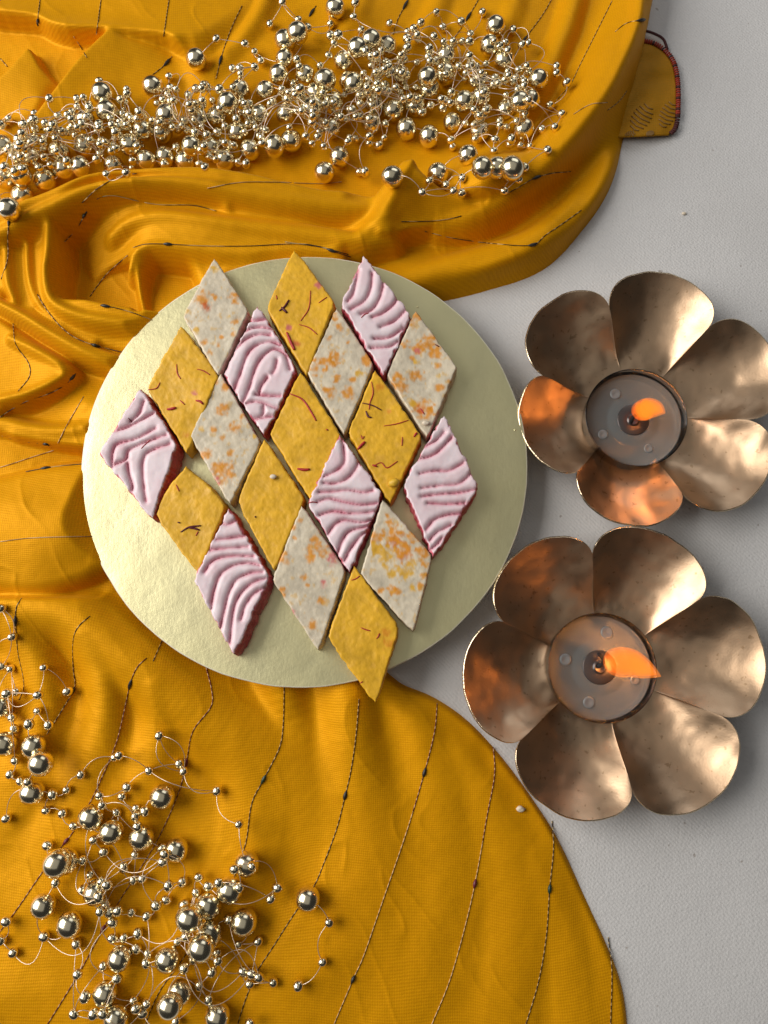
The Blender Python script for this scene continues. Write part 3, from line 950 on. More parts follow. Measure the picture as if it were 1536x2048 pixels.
# ---- corner of the border sticking out on the right
def build_corner():
    e = np.array([(1262, 82), (1285, 84), (1310, 90), (1332, 106), (1346, 126), (1353, 155), (1355, 190), (1354, 235), (1349, 258), (1338, 270)], float)
    ec = catmull(e, 4)
    n = len(ec)
    inner = np.stack([np.linspace(1215, 1215, n), np.linspace(95, 275, n)], -1)
    bot = np.array([1250, 279.0])
    m = 26
    rows = []
    for k in range(m):
        t = k / (m - 1)
        row = ec * t + inner * (1 - t)
        z = 14 + 8 * np.sin(t * 2.6) + 3 * fbm(row[:, 0] / 40, row[:, 1] / 40, 4, 2) - 6 * t
        rows.append(np.array([unproj(a, b, max(3, c)) for (a, b), c in zip(row, z)]))
    v = np.vstack(rows)
    me = mesh_np('border_corner', v - SO, grid_faces(m, n), True)
    o = link('border_corner', me, MT['border'], saree)
    sm = o.modifiers.new('thickness', 'SOLIDIFY')
    sm.thickness = 0.0006
    sm.offset = -1
    o['label'] = 'brocade corner of the saree edged with red stitching'
    edge = rows[-1] + np.array([0, 0, 1.0])
    red = [p for p in edge]
    # overlock stitches, each a short bar wrapped round the edge
    for i in range(1, n - 1):
        t = edge[i + 1] - edge[i - 1]
        t /= np.linalg.norm(t)
        s = np.cross(t, [0, 0, 1.0])
        pts = [edge[i] + s * k + np.array([0, 0, zz]) for k, zz in ((-5.5, 1.2), (-2, 2.6), (1.5, 2.2), (3.5, 0))]
        v, f = tube(np.array(pts) - SO, 2.1, 6)
        mat = MT['stitch_red'] if (i * 7) % 5 else MT['stitch_maroon']
        if i > n * 0.80: mat = MT['stitch_maroon']
        link('stitch', mesh_np('stitch', v, f), mat, saree)
    # second ply of the hem
    e2 = catmull(np.array([(1255, 52), (1282, 61), (1306, 68), (1326, 80), (1334, 100)], float), 4)
    lo = np.array([unproj(a, b, 8) for a, b in e2])
    hi = np.array([unproj(a - 14 * 0.35, b + 17, 6.5) for a, b in e2])
    me = mesh_np('hem_lining', np.vstack([lo, hi]) - SO, grid_faces(2, len(e2)), True)
    o = link('hem_lining', me, MT['lining'], saree)
    o.modifiers.new('thickness', 'SOLIDIFY').thickness = 0.0005
    v, f = tube(lo - SO + np.array([0, 0, 1.0]), 3.6, 8)
    link('hem_cord', mesh_np('hem_cord', v, f), MT['stitch_maroon'], saree)
    # woven leaf motifs of the border
    for cx, cy, a, L, W in ((1283, 238, 1.0, 30, 19), (1335, 232, 1.15, 28, 16), (1300, 270, 0.2, 8, 5), (1258, 275, 0.6, 14, 8)):
        parts = []
        for k in range(7):
            t = (k - 3) / 3.5
            hw = W * math.sqrt(max(0.05, 1 - t * t))
            pts = []
            for q in np.linspace(-1, 1, 9):
                x = cx + math.cos(a) * t * L - math.sin(a) * q * hw
                y = cy - math.sin(a) * t * L - math.cos(a) * q * hw - 3 * abs(q)
                k2 = (x - 1215) / 140
                p = unproj(x, y, 24 if x < 1300 else 22)
                pts.append(p)
            parts.append(np.array(pts))
        dep = bpy.context.evaluated_depsgraph_get()
        out = []
        from mathutils.bvhtree import BVHTree
        bv = BVHTree.FromPolygons([tuple(p) for p in np.vstack(rows)], [tuple(int(i) for i in q) for q in grid_faces(m, n)])
        for pts in parts:
            seg = []
            for p in pts:
                d = Vector(p - CAM).normalized()
                hit = bv.ray_cast(Vector(CAM), d)
                if hit[0] is not None:
                    seg.append(np.array(hit[0]) + np.array([0, 0, 0.5]))
            if len(seg) > 2:
                out.append(tube(np.array(seg) - SO, 1.5, 5))
        if out:
            v, f = merge(out)
            link('leaf_motif', mesh_np('leaf_motif', v, f), MT['motif'], saree)
MT['motif'] = mat_simple('bronze_zari', (0.26, 0.14, 0.035), 0.5, 0.3)
build_corner()

# ------------------------------------------------------------------ cake board
def build_board():
    root = empty('cake_board', (BC[0], BC[1], BOARD_Z0))
    n = 240
    a = np.arange(n) * 2 * math.pi / n
    jag = 0.7 * fbm(np.cos(a) * 9, np.sin(a) * 9, 21, 3)
    T = BOARD_Z1 - BOARD_Z0
    def ring(r, z, j=1.0):
        return np.stack([(BRX + r + jag * j) * np.cos(a), (BRY + r + jag * j) * np.sin(a), np.full(n, z)], -1)
    rings = []
    for k in range(1, 42):
        q = k / 41
        rr = np.stack([(BRX - 2.2) * q * np.cos(a), (BRY - 2.2) * q * np.sin(a), np.zeros(n)], -1)
        rr[:, 2] = T + 0.35 * fbm(rr[:, 0] / 60, rr[:, 1] / 60, 31, 3)
        rings.append(rr)
    rings[-1] = ring(-2.2, T - 0.2)
    v = np.vstack(rings + [np.array([[0, 0, T]])])
    k = np.arange(n)
    fan = np.stack([np.full(n, len(v) - 1), k, (k + 1) % n], -1)
    link('foil_top', mesh_np('foil_top', v, [grid_faces(len(rings), n, True)[:, ::-1], fan]), MT['foil'], root)
    e = [ring(-2.2, T - 0.2), ring(-0.6, T - 0.5), ring(0.2, T - 1.6), ring(0.2, 1.0), ring(-1.0, 0), ring(-BRX * 0.97, 0, 0)]
    link('card_edge', mesh_np('card_edge', np.vstack(e), grid_faces(len(e), n, True)[:, ::-1]), MT['card'], root)
    # little blisters and flakes in the foil
    for u_, v_ in ((520, 667), (900, 745), (835, 614), (1030, 860)):
        p = unproj(u_, v_, BOARD_Z1) - np.array([BC[0], BC[1], BOARD_Z0])
        vv, f = sphere(2.6, 8, 6, 1, 1, 0.4)
        link('foil_blister', mesh_np('foil_blister', vv + p, f), MT['foil'], root)
    tag(root, 'round gold foil cake board carrying the diamond sweets', 'cake board')
build_board()

# ------------------------------------------------------------------ sweets
YEL = np.array((0.78, 0.45, 0.020))
WHT = np.array((0.68, 0.60, 0.46))
ICE = np.array((0.84, 0.73, 0.76))
PNK = np.array((0.55, 0.085, 0.11))
ORA = np.array((0.72, 0.30, 0.015))
RED = np.array((0.60, 0.13, 0.02))

def sweet(kind, corners, label, th, strands=(), stains=(), grooves=(), flare=2.0, group=None, seed=0, rnd=(5, 3, 5, 3), bumps=()):
    ztop = BOARD_Z1 + th
    cu_ = sum(c[0] for c in corners) / 4
    cv_ = sum(c[1] for c in corners) / 4
    corners = [(cu_ + (a - cu_) * 1.022, cv_ + (b - cv_) * 1.022) for a, b in corners]
    rnd = [q * 0.6 if q < 10 else q for q in rnd]
    Tc, Rc, Bc, Lc = [unproj(u, v, ztop) for u, v in corners]
    N = 72
    g = np.linspace(0, 1, N)
    s, t = np.meshgrid(g, g, indexing='ij')
    pos = ((1 - s) * (1 - t))[..., None] * Tc + (s * (1 - t))[..., None] * Rc + (s * t)[..., None] * Bc + ((1 - s) * t)[..., None] * Lc
    cen = (Tc + Rc + Bc + Lc) / 4
    L1, L2 = np.linalg.norm(Rc - Tc), np.linalg.norm(Lc - Tc)
    for (a, b), amt, cn in zip(((0, 0), (1, 0), (1, 1), (0, 1)), rnd, (Tc, Rc, Bc, Lc)):
        d2 = ((s - a) * L1) ** 2 + ((t - b) * L2) ** 2
        dirv = (cen - cn)[:2] / np.linalg.norm((cen - cn)[:2])
        pos[..., :2] += (amt * np.exp(-d2 / (2.2 * amt + 3) ** 2))[..., None] * dirv
    x, y = pos[..., 0].copy(), pos[..., 1].copy()
    de = np.minimum(np.minimum(s, 1 - s) * L1, np.minimum(t, 1 - t) * L2)
    # uneven cut edges
    am = {'y': 1.1, 'w': 1.0, 'p': 2.0}[kind]
    wob = am * np.exp(-de / 7)
    pos[..., 0] += wob * fbm(x / 9, y / 9, seed + 1, 3)
    pos[..., 1] += wob * fbm(x / 9, y / 9, seed + 7, 3)
    bev = {'y': 2.0, 'w': 2.4, 'p': 2.0}[kind]
    z = np.full_like(x, ztop)
    z -= bev * (1 - np.sqrt(np.clip(1 - (1 - np.clip(de / 4.0, 0, 1)) ** 2, 0, 1)))
    n1 = fbm(x / 26, y / 26, seed + 11, 4)
    n2 = fbm(x / 7, y / 7, seed + 13, 3)
    img = None
    if kind in 'yw':
        z += 0.7 * n1 + 0.3 * n2
        z += 1.6 * fbm(x / 70, y / 70, seed + 3, 2)
        col = (YEL if kind == 'y' else WHT)[None, None] * (1 + 0.10 * n1 + 0.08 * n2)[..., None]
        if kind == 'y':
            w = smooth((fbm(x / 12, y / 12, seed + 40, 3) - 0.45) / 0.5)[..., None] * 0.5
            col = col * (1 - w) + np.array((0.78, 0.45, 0.06)) * w
        for st in stains:
            su, sv, sr, *k = st
            k = k[0] if k else 'o'
            c = {'o': ORA, 'r': RED, 'y': np.array((0.72, 0.42, 0.03)), 'p': np.array((0.62, 0.16, 0.16))}[k]
            p = unproj(su, sv, ztop)
            d = np.hypot((x - p[0]), (y - p[1])) / (sr * 1.05)
            nn = fbm(x / 6.5, y / 6.5, seed + 50, 3)
            w = smooth((1.25 - d + 0.45 * nn) / 0.95) * (0.62 + 0.38 * np.clip(0.5 + nn, 0, 1))
            w = (np.clip(w, 0, 0.92))[..., None]
            col = col * (1 - w) + c * w
        if kind == 'w':
            w = (smooth((fbm(x / 8, y / 8, seed + 80, 3) - 0.62) / 0.3) * 0.45)[..., None]
            col = col * (1 - w) + np.array((0.70, 0.40, 0.05)) * w
    else:
        pts = np.stack([x.ravel(), y.ravel()], -1)
        d = np.full(len(pts), 1e9)
        for gr in grooves:
            c = catmull(np.array(gr, float), 4)
            wl = np.array([unproj(a, b, ztop)[:2] for a, b in c])
            d = np.minimum(d, polydist(wl, pts))
        d = d.reshape(x.shape) + 0.7 * fbm(x / 14, y / 14, seed + 5, 2)
        d = np.maximum(d, 0)
        wv = 12.0
        q = np.clip(d / wv, 0, 1)
        z += -9.5 + 10.0 * np.sqrt(np.clip(1 - (1 - q) ** 2, 0, 1)) + 0.5 * n1
        w = (0.40 * np.exp(-(d / 3.0) ** 1.3) + 0.05 + 0.06 * n1)
        edge = smooth((1.5 + 3.5 * fbm(x / 11, y / 11, seed + 60, 3) - de) / 3.5)
        w = np.clip(np.maximum(w, 0.80 * edge), 0, 1)[..., None]
        mid = np.array((0.62, 0.20, 0.27))
        col = np.where(w < 0.5, ICE * (1 - 2 * w) + mid * 2 * w, mid * (2 - 2 * w) + PNK * 1.35 * (2 * w - 1))
        z -= 2.5 * edge
    for bu, bv_, br, bh in bumps:
        p = unproj(bu, bv_, ztop)
        z += bh * np.exp(-((x - p[0]) ** 2 + (y - p[1]) ** 2) / br ** 2)
    pos[..., 2] = z
    # border loop, going down the cut sides
    idx = np.arange(N * N).reshape(N, N)
    loop = np.concatenate([idx[:-1, 0], idx[-1, :-1], idx[::-1, -1][:-1], idx[0, ::-1][:-1]])
    P = pos.reshape(-1, 3)
    C = col.reshape(-1, 3)
    bl = P[loop]
    nl = len(loop)
    tl = np.roll(bl, -1, 0) - np.roll(bl, 1, 0)
    out = np.stack([-tl[:, 1], tl[:, 0]], -1)
    out /= np.linalg.norm(out, axis=1)[:, None] + 1e-9
    if ((bl[:, :2] - cen[:2]) * out).sum() < 0:
        out = -out
    for _ in range(4):
        out = (np.roll(out, 1, 0) + out * 2 + np.roll(out, -1, 0)) / 4
    K = 9
    rings, rc = [bl], [C[loop]]
    basec = {'y': YEL * 0.92, 'w': WHT * 0.95, 'p': PNK}[kind]
    for k in range(1, K + 1):
        q = k / K
        r = bl.copy()
        r[:, 2] = bl[:, 2] * (1 - q) + (BOARD_Z1 + 0.6) * q
        dirf = np.clip(0.18 + 0.82 * (out @ np.array([0.85, -0.53])), 0.12, 1)
        ro = flare * dirf * min(1, q * 1.6) + am * 0.9 * fbm(bl[:, 0] / 11 + 7 * q, bl[:, 1] / 11 - 5 * q, seed + 30, 3) * min(1, q * 4)
        r[:, :2] += out * ro[:, None]
        rings.append(r)
        nn = fbm(bl[:, 0] / 8, bl[:, 1] / 8 + q * 3, seed + 35, 3)
        w = 1 if kind == 'p' else min(1, q * 3)
        cc = C[loop] * (1 - w) + basec * w * (1 + 0.18 * nn[:, None])
        rc.append(cc)
    base = np.array([cen[0], cen[1], BOARD_Z1])
    ft = grid_faces(N, N)
    a_, b_, c_ = P[ft[0, 0]], P[ft[0, 1]], P[ft[0, 2]]
    if np.cross(b_ - a_, c_ - a_)[2] < 0:
        ft = ft[:, ::-1]
    fs = grid_faces(K + 1, nl, True)
    R = np.vstack(rings)
    a_, b_, c_ = R[fs[0, 0]], R[fs[0, 1]], R[fs[0, 2]]
    if (np.cross(b_ - a_, c_ - a_)[:2] * out[0]).sum() < 0:
        fs = fs[:, ::-1]
    CR = np.vstack(rc)
    names = {'y': 'yellow_sweet', 'w': 'white_sweet', 'p': 'iced_sweet'}
    if kind == 'p':
        root = empty(names[kind], base)
        link('icing', mesh_np('icing', P - base, ft, True, np.clip(C, 0, 1)), MT['icing'], root)
        link('fudge_base', mesh_np('fudge_base', R - base, fs, True, np.clip(CR, 0, 1)), MT['pinkbase'], root)
    else:
        v = np.vstack([P, R[nl:]])
        f2 = fs.copy()
        m_ = f2 < nl
        f2 = np.where(m_, loop[np.where(m_, f2, 0)], f2 - nl + N * N)
        root = link(names[kind], mesh_np(names[kind], v - base, np.vstack([ft, f2]), True, np.clip(np.vstack([C, CR[nl:]]), 0, 1)),
                    MT['yellow' if kind == 'y' else 'white'], None, base)
    tag(root, label, 'sweet', group)
    tops = P
    for st in strands:
        rad, dark = 1.15, False
        if isinstance(st, tuple):
            st, rad, dark = st
        rad = rad * 0.85
        c = catmull(np.array([p[:2] for p in st], float), 3)
        w = np.array([unproj(a, b, ztop) for a, b in c])
        for i in range(len(w)):
            j = np.argmin((tops[:, 0] - w[i, 0]) ** 2 + (tops[:, 1] - w[i, 1]) ** 2)
            w[i, 2] = tops[j, 2] + rad * 0.5
        if len(w) > 2:
            w[1:-1, 2] = np.maximum(w[1:-1, 2], (w[:-2, 2] + w[2:, 2]) / 2)
        m_ = np.linspace(0, 1, len(w))
        v, f = tube(w - base, rad * (0.65 + 0.35 * np.sin(m_ * math.pi) + 0.25 * m_), 6)
        link('saffron_strand', mesh_np('saffron_strand', v, f), MT['saffron_dark' if dark else 'saffron'], root)
    return root

GY_, GW_, GP_ = 'yellow diamond sweets on the board', 'white diamond sweets on the board', 'iced diamond sweets on the board'
TH = 42
sweet('w', [(428, 516), (496, 622), (436, 750), (366, 632)], 'white speckled diamond sweet at upper left, its tip past the board rim', TH, group=GW_, seed=1,
      stains=K4([(785, 360, 16), (800, 410, 9, 'r'), (855, 350, 6), (985, 350, 12), (985, 500, 9), (795, 630, 7), (745, 555, 7, 'y'), (830, 690, 6), (880, 640, 5), (945, 470, 6, 'y'), (690, 440, 7, 'y'), (860, 170, 9, 'y'), (900, 595, 4), (970, 580, 5)]), flare=3)
sweet('y', [(362, 651), (436, 752), (374, 905), (295, 776)], 'yellow diamond sweet with saffron, between the leftmost pink sweet and the white ones', TH, group=GY_, seed=2,
      strands=[K4([(625, 765), (630, 820), (650, 855)]), K4([(750, 795), (790, 805), (830, 830)]), K4([(445, 920), (500, 910), (522, 875)]), K4([(645, 985), (675, 1012)]), (K4([(565, 1040), (590, 1038), (620, 1032)]), 3.0, False), (K4([(745, 990), (770, 995), (790, 1012)]), 2.4, False)],
      stains=K4([(740, 935, 6, 'p'), (680, 1200, 6, 'o')]), flare=3, bumps=[(415, 800, 20, 3)])
sweet('p', [(281, 777), (352, 888), (303, 1036), (199, 906)], 'leftmost pink sweet with white wavy icing', TH + 4, group=GP_, seed=3, flare=7,
      grooves=[C6([(830, 320), (960, 285), (1090, 220), (1180, 170)]), C6([(855, 590), (860, 480), (900, 410), (1040, 370), (1190, 290)]), C6([(870, 570), (960, 530), (985, 460), (1080, 410), (1160, 380), (1270, 340)]),
               C6([(1115, 850), (1100, 740), (1090, 620), (1095, 540), (1140, 470), (1300, 410)]), C6([(975, 560), (985, 640), (1010, 720), (1010, 770)]), C6([(1000, 240), (1070, 170), (1100, 80)])],
      strands=[(C6([(985, 215), (1015, 250)]), 1.0, True), C6([(1085, 450), (1120, 410), (1150, 380)])])
sweet('w', [(440, 747), (520, 885), (459, 1008), (381, 872)], 'white diamond sweet with orange flecks wedged between two yellow ones left of centre', TH, group=GW_, seed=4,
      stains=K4([(915, 1040, 13), (850, 1165, 7), (985, 1155, 12), (960, 1160, 8), (905, 1215, 6), (805, 1320, 10), (950, 1310, 8), (920, 1430, 20), (880, 1400, 12), (960, 1400, 10), (865, 875, 8), (925, 900, 8), (1035, 1080, 7), (780, 1160, 6, 'y'), (1110, 1200, 6, 'y'), (860, 1480, 8, 'p')]))
sweet('p', [(515, 611), (591, 738), (528, 868), (447, 747)], 'pink sweet whose white icing curls into a closed loop', TH + 4, group=GP_, seed=5, flare=4,
      grooves=[K4([(1035, 480), (1100, 490), (1175, 480)]), K4([(990, 600), (1050, 550), (1120, 530), (1210, 540)]), K4([(915, 810), (970, 690), (1040, 612), (1120, 575), (1200, 580)]),
               K4([(975, 920), (1010, 830), (1055, 705), (1110, 645), (1190, 620), (1260, 640)]), K4([(1030, 1000), (1070, 900), (1105, 790), (1150, 715), (1220, 665), (1290, 700), (1320, 790)]),
               K4([(1240, 735), (1228, 790), (1212, 815)]), K4([(1110, 945), (1160, 950), (1260, 955)]), K4([(1050, 1000), (1120, 990), (1240, 1032)]), K4([(1090, 1095), (1150, 1072), (1158, 1010)]), K4([(1085, 1105), (1160, 1085), (1240, 1075)]),
               K4([(1130, 940), (1140, 900), (1180, 840)])])
sweet('y', [(588, 498), (669, 605), (613, 748), (534, 618)], 'topmost yellow diamond sweet with saffron, pointing over the rim', TH, group=GY_, seed=6, flare=4,
      strands=[K5([(310, 310), (300, 420), (250, 498)]), K5([(240, 520), (300, 540), (352, 582)]), (K5([(360, 388), (385, 370), (410, 352)]), 1.1, False), K5([(100, 340), (105, 365)]), (K5([(118, 437), (150, 412), (178, 370)]), 2.2, True), (K5([(132, 415), (165, 448)]), 2.6, True), (K5([(165, 570), (190, 630), (212, 675)]), 3.0, False)],
      stains=K5([(365, 275, 9, 'p'), (180, 540, 8, 'p'), (225, 640, 7, 'r')]), rnd=(9, 4, 5, 4))
sweet('w', [(673, 616), (746, 727), (688, 868), (615, 745)], 'white diamond sweet with orange patches just below the topmost yellow one', TH, group=GW_, seed=7, flare=3,
      stains=K5([(455, 470, 8), (490, 535, 8), (420, 605, 7), (470, 720, 13), (410, 745, 14), (440, 760, 10), (340, 790, 13), (395, 805, 6), (650, 735, 12), (470, 850, 8), (570, 860, 7), (545, 930, 13), (430, 940, 11), (400, 925, 6), (540, 625, 4), (610, 820, 9, 'y'), (340, 735, 7)]))
sweet('p', [(727, 511), (820, 628), (768, 750), (684, 609)], 'topmost pink sweet with smudged icing near the board rim', TH + 4, group=GP_, seed=8, flare=3,
      grooves=[K5([(600, 180), (590, 250), (570, 330), (540, 370)]), K5([(690, 200), (680, 290), (640, 370), (560, 420)]), K5([(760, 240), (740, 340), (690, 420), (620, 450)]), K5([(850, 320), (830, 380), (760, 440), (690, 470)]), K5([(890, 430), (830, 490), (740, 530)]), K5([(880, 540), (800, 590), (700, 600)]), K5([(850, 620), (790, 650), (680, 660)])],
      strands=[(K5([(622, 478), (640, 458), (668, 445)]), 1.2, False)])
sweet('w', [(831, 621), (913, 734), (854, 873), (775, 750)], 'rightmost white diamond sweet with many orange patches', TH, group=GW_, seed=9, flare=3,
      stains=K5([(955, 470, 13), (945, 525, 9), (1060, 590, 10), (1030, 640, 15), (980, 670, 12), (970, 680, 6, 'p'), (1080, 690, 14), (890, 640, 10), (860, 880, 16), (840, 840, 10), (965, 830, 13), (1090, 770, 6), (1100, 910, 9), (1000, 1030, 20), (1040, 1060, 14), (990, 1040, 9, 'r'), (1160, 870, 5), (930, 725, 6), (1100, 840, 6, 'y'), (930, 1000, 9, 'y'), (960, 745, 6, 'y')]),
      strands=[(K5([(1075, 640), (1100, 655)]), 1.2, True), K5([(985, 1035), (1010, 1070)])])
sweet('y', [(750, 740), (842, 872), (780, 1006), (698, 865)], 'yellow diamond sweet strewn with the most saffron strands, right of centre', TH, group=GY_, seed=10, flare=3,
      strands=[K5([(685, 870), (695, 940), (675, 1000), (670, 1040)]), (K5([(628, 1000), (690, 1015), (745, 1043)]), 1.4, True), (K5([(650, 1050), (665, 1085), (685, 1090)]), 2.0, True), (K5([(760, 1142), (840, 1130), (910, 1108)]), 1.1, False), K5([(620, 1200), (630, 1222), (640, 1205)]), (K5([(600, 1285), (622, 1262), (645, 1240)]), 2.8, False), (K5([(875, 1210), (872, 1265)]), 1.1, False), (K5([(945, 1210), (955, 1195), (965, 1185)]), 2.2, False), K5([(695, 1388), (745, 1368), (780, 1400), (845, 1360)]), (K5([(690, 1382), (720, 1392)]), 2.0, False)],
      stains=K5([(735, 900, 8, 'o'), (795, 1050, 4, 'o'), (890, 1290, 8, 'y')]), rnd=(4, 3, 5, 3))
sweet('y', [(601, 744), (680, 870), (622, 1000), (541, 868)], 'central yellow diamond sweet with one long curved saffron strand', TH, group=GY_, seed=11, flare=2,
      strands=[(K5([(185, 945), (260, 980), (310, 1050), (345, 1112)]), 1.8, False), (K5([(406, 1165), (416, 1168)]), 2.0, False), (K5([(230, 1405), (270, 1412), (305, 1410)]), 2.8, False), (K5([(352, 1480), (362, 1495)]), 2.6, False)])
sweet('y', [(529, 879), (608, 998), (548, 1140), (475, 1004)], 'plain yellow diamond sweet with a pale crumb and one black speck', TH, group=GY_, seed=12, flare=3,
      strands=[(K6([(1012, 412), (1018, 410)]), 2.6, True)], rnd=(4, 3, 4, 6))
sweet('y', [(369, 914), (450, 1012), (396, 1148), (309, 1028)], 'blunt yellow diamond sweet at lower left with a dark saffron tuft', TH, group=GY_, seed=13, flare=5,
      strands=[K6([(530, 215), (550, 255)]), (K6([(558, 505), (610, 475), (680, 465)]), 1.8, True), (K6([(600, 478), (640, 482), (672, 492)]), 2.0, True), (K6([(650, 527), (665, 500)]), 1.2, False), (K6([(540, 445), (552, 448)]), 2.2, True)],
      stains=K6([(490, 160, 6, 'o')]), rnd=(20, 3, 6, 8), bumps=[(425, 980, 8, 3), (355, 990, 10, 2)])
sweet('p', [(457, 1018), (538, 1152), (467, 1308), (388, 1160)], 'lowest pink sweet with combed white icing, left of the bottom', TH + 4, group=GP_, seed=14, flare=7,
      grooves=[K6([(770, 547), (850, 540), (960, 520)]), K6([(735, 612), (850, 600), (970, 592)]), K6([(700, 750), (740, 690), (800, 660), (900, 648), (1000, 650)]), K6([(740, 980), (760, 860), (800, 765), (870, 712), (960, 692), (1040, 705)]),
               K6([(790, 1110), (820, 1000), (850, 880), (900, 795), (980, 755), (1060, 745)]), K6([(855, 1190), (868, 1060), (890, 945), (940, 862), (1020, 805), (1095, 785)]), K6([(925, 1040), (955, 950), (1010, 880), (1095, 835)]), K6([(800, 440), (840, 455), (900, 430)])])
sweet('w', [(603, 1010), (690, 1142), (637, 1301), (546, 1160)], 'lowest white diamond sweet, beside the lowest pink one', TH, group=GW_, seed=15, flare=3,
      stains=K7([(85, 350, 5), (120, 375, 6), (85, 415, 6), (220, 490, 10), (190, 560, 12), (265, 560, 11), (190, 600, 9), (330, 610, 11, 'p'), (140, 720, 6), (265, 765, 7, 'p'), (268, 765, 3, 'r'), (250, 865, 7), (15, 810, 8), (195, 1010, 9), (15, 600, 12), (70, 940, 9, 'p'), (170, 770, 4), (90, 480, 4)]), rnd=(7, 3, 6, 3))
sweet('p', [(680, 868), (763, 991), (698, 1144), (617, 1006)], 'pink iced sweet near the middle, under the yellow one with most saffron', TH + 4, group=GP_, seed=16, flare=4,
      grooves=[K5([(505, 1220), (515, 1290), (520, 1350), (500, 1390), (440, 1430), (390, 1450)]), K5([(610, 1340), (590, 1400), (540, 1460), (470, 1490), (390, 1490)]), K7([(240, 195), (330, 190), (420, 182), (510, 195), (570, 185)]), K7([(230, 255), (300, 235), (400, 257), (500, 272), (600, 260)]), K7([(240, 335), (330, 312), (430, 325), (590, 315)]), K7([(295, 450), (340, 392), (400, 368), (500, 380), (590, 365)]), K7([(350, 580), (390, 480), (440, 430), (560, 400)]), K7([(395, 620), (440, 535), (500, 462), (555, 425)])],
      strands=[K7([(172, 266), (200, 258), (228, 261)])])
sweet('w', [(765, 1000), (864, 1112), (827, 1264), (722, 1148)], 'white diamond sweet with a large red-orange stain at lower right', TH, group=GW_, seed=17, flare=2,
      stains=K7([(700, 500, 18, 'r'), (690, 460, 18), (770, 590, 18, 'r'), (760, 560, 20), (650, 590, 20, 'y'), (600, 480, 16), (820, 470, 12), (870, 570, 14), (890, 640, 9), (880, 715, 8), (690, 795, 9), (720, 805, 7), (620, 800, 6), (860, 775, 7), (760, 690, 14, 'y'), (680, 390, 8), (660, 340, 6), (810, 790, 7, 'y'), (590, 540, 12, 'y'), (800, 640, 14, 'y'), (690, 700, 8, 'y')]), rnd=(3, 4, 9, 3))
sweet('p', [(888, 831), (955, 974), (867, 1112), (808, 968)], 'rightmost pink sweet with white wavy icing, apart on the board', TH + 4, group=GP_, seed=18, flare=4,
      grooves=[K5([(1000, 1270), (1080, 1230), (1130, 1180)]), K5([(970, 1345), (1080, 1310), (1180, 1210)]), K7([(860, 80), (960, 62), (1040, 62), (1130, 15)]), K7([(870, 170), (1000, 152), (1100, 142), (1180, 80)]), K7([(870, 222), (1000, 205), (1100, 198), (1200, 180)]), K7([(910, 262), (1020, 268), (1140, 262)]), K7([(900, 425), (950, 365), (1030, 335), (1110, 325)]), K7([(920, 490), (970, 440), (1050, 400)]), K7([(930, 545), (960, 520), (1000, 480)])])
sweet('y', [(708, 1132), (797, 1256), (751, 1408), (656, 1275)], 'bottom yellow diamond sweet jutting out beyond the board edge', TH, group=GY_, seed=19, flare=2,
      strands=[K7([(438, 738), (465, 730), (490, 712)]), K7([(497, 1030), (525, 1042), (555, 1050)]), K7([(592, 1098), (604, 1085), (610, 1065)]), (K7([(490, 1372), (508, 1362)]), 1.1, False)],
      stains=K7([(660, 1120, 10, 'o'), (650, 1060, 8, 'o')]), rnd=(3, 4, 7, 5))

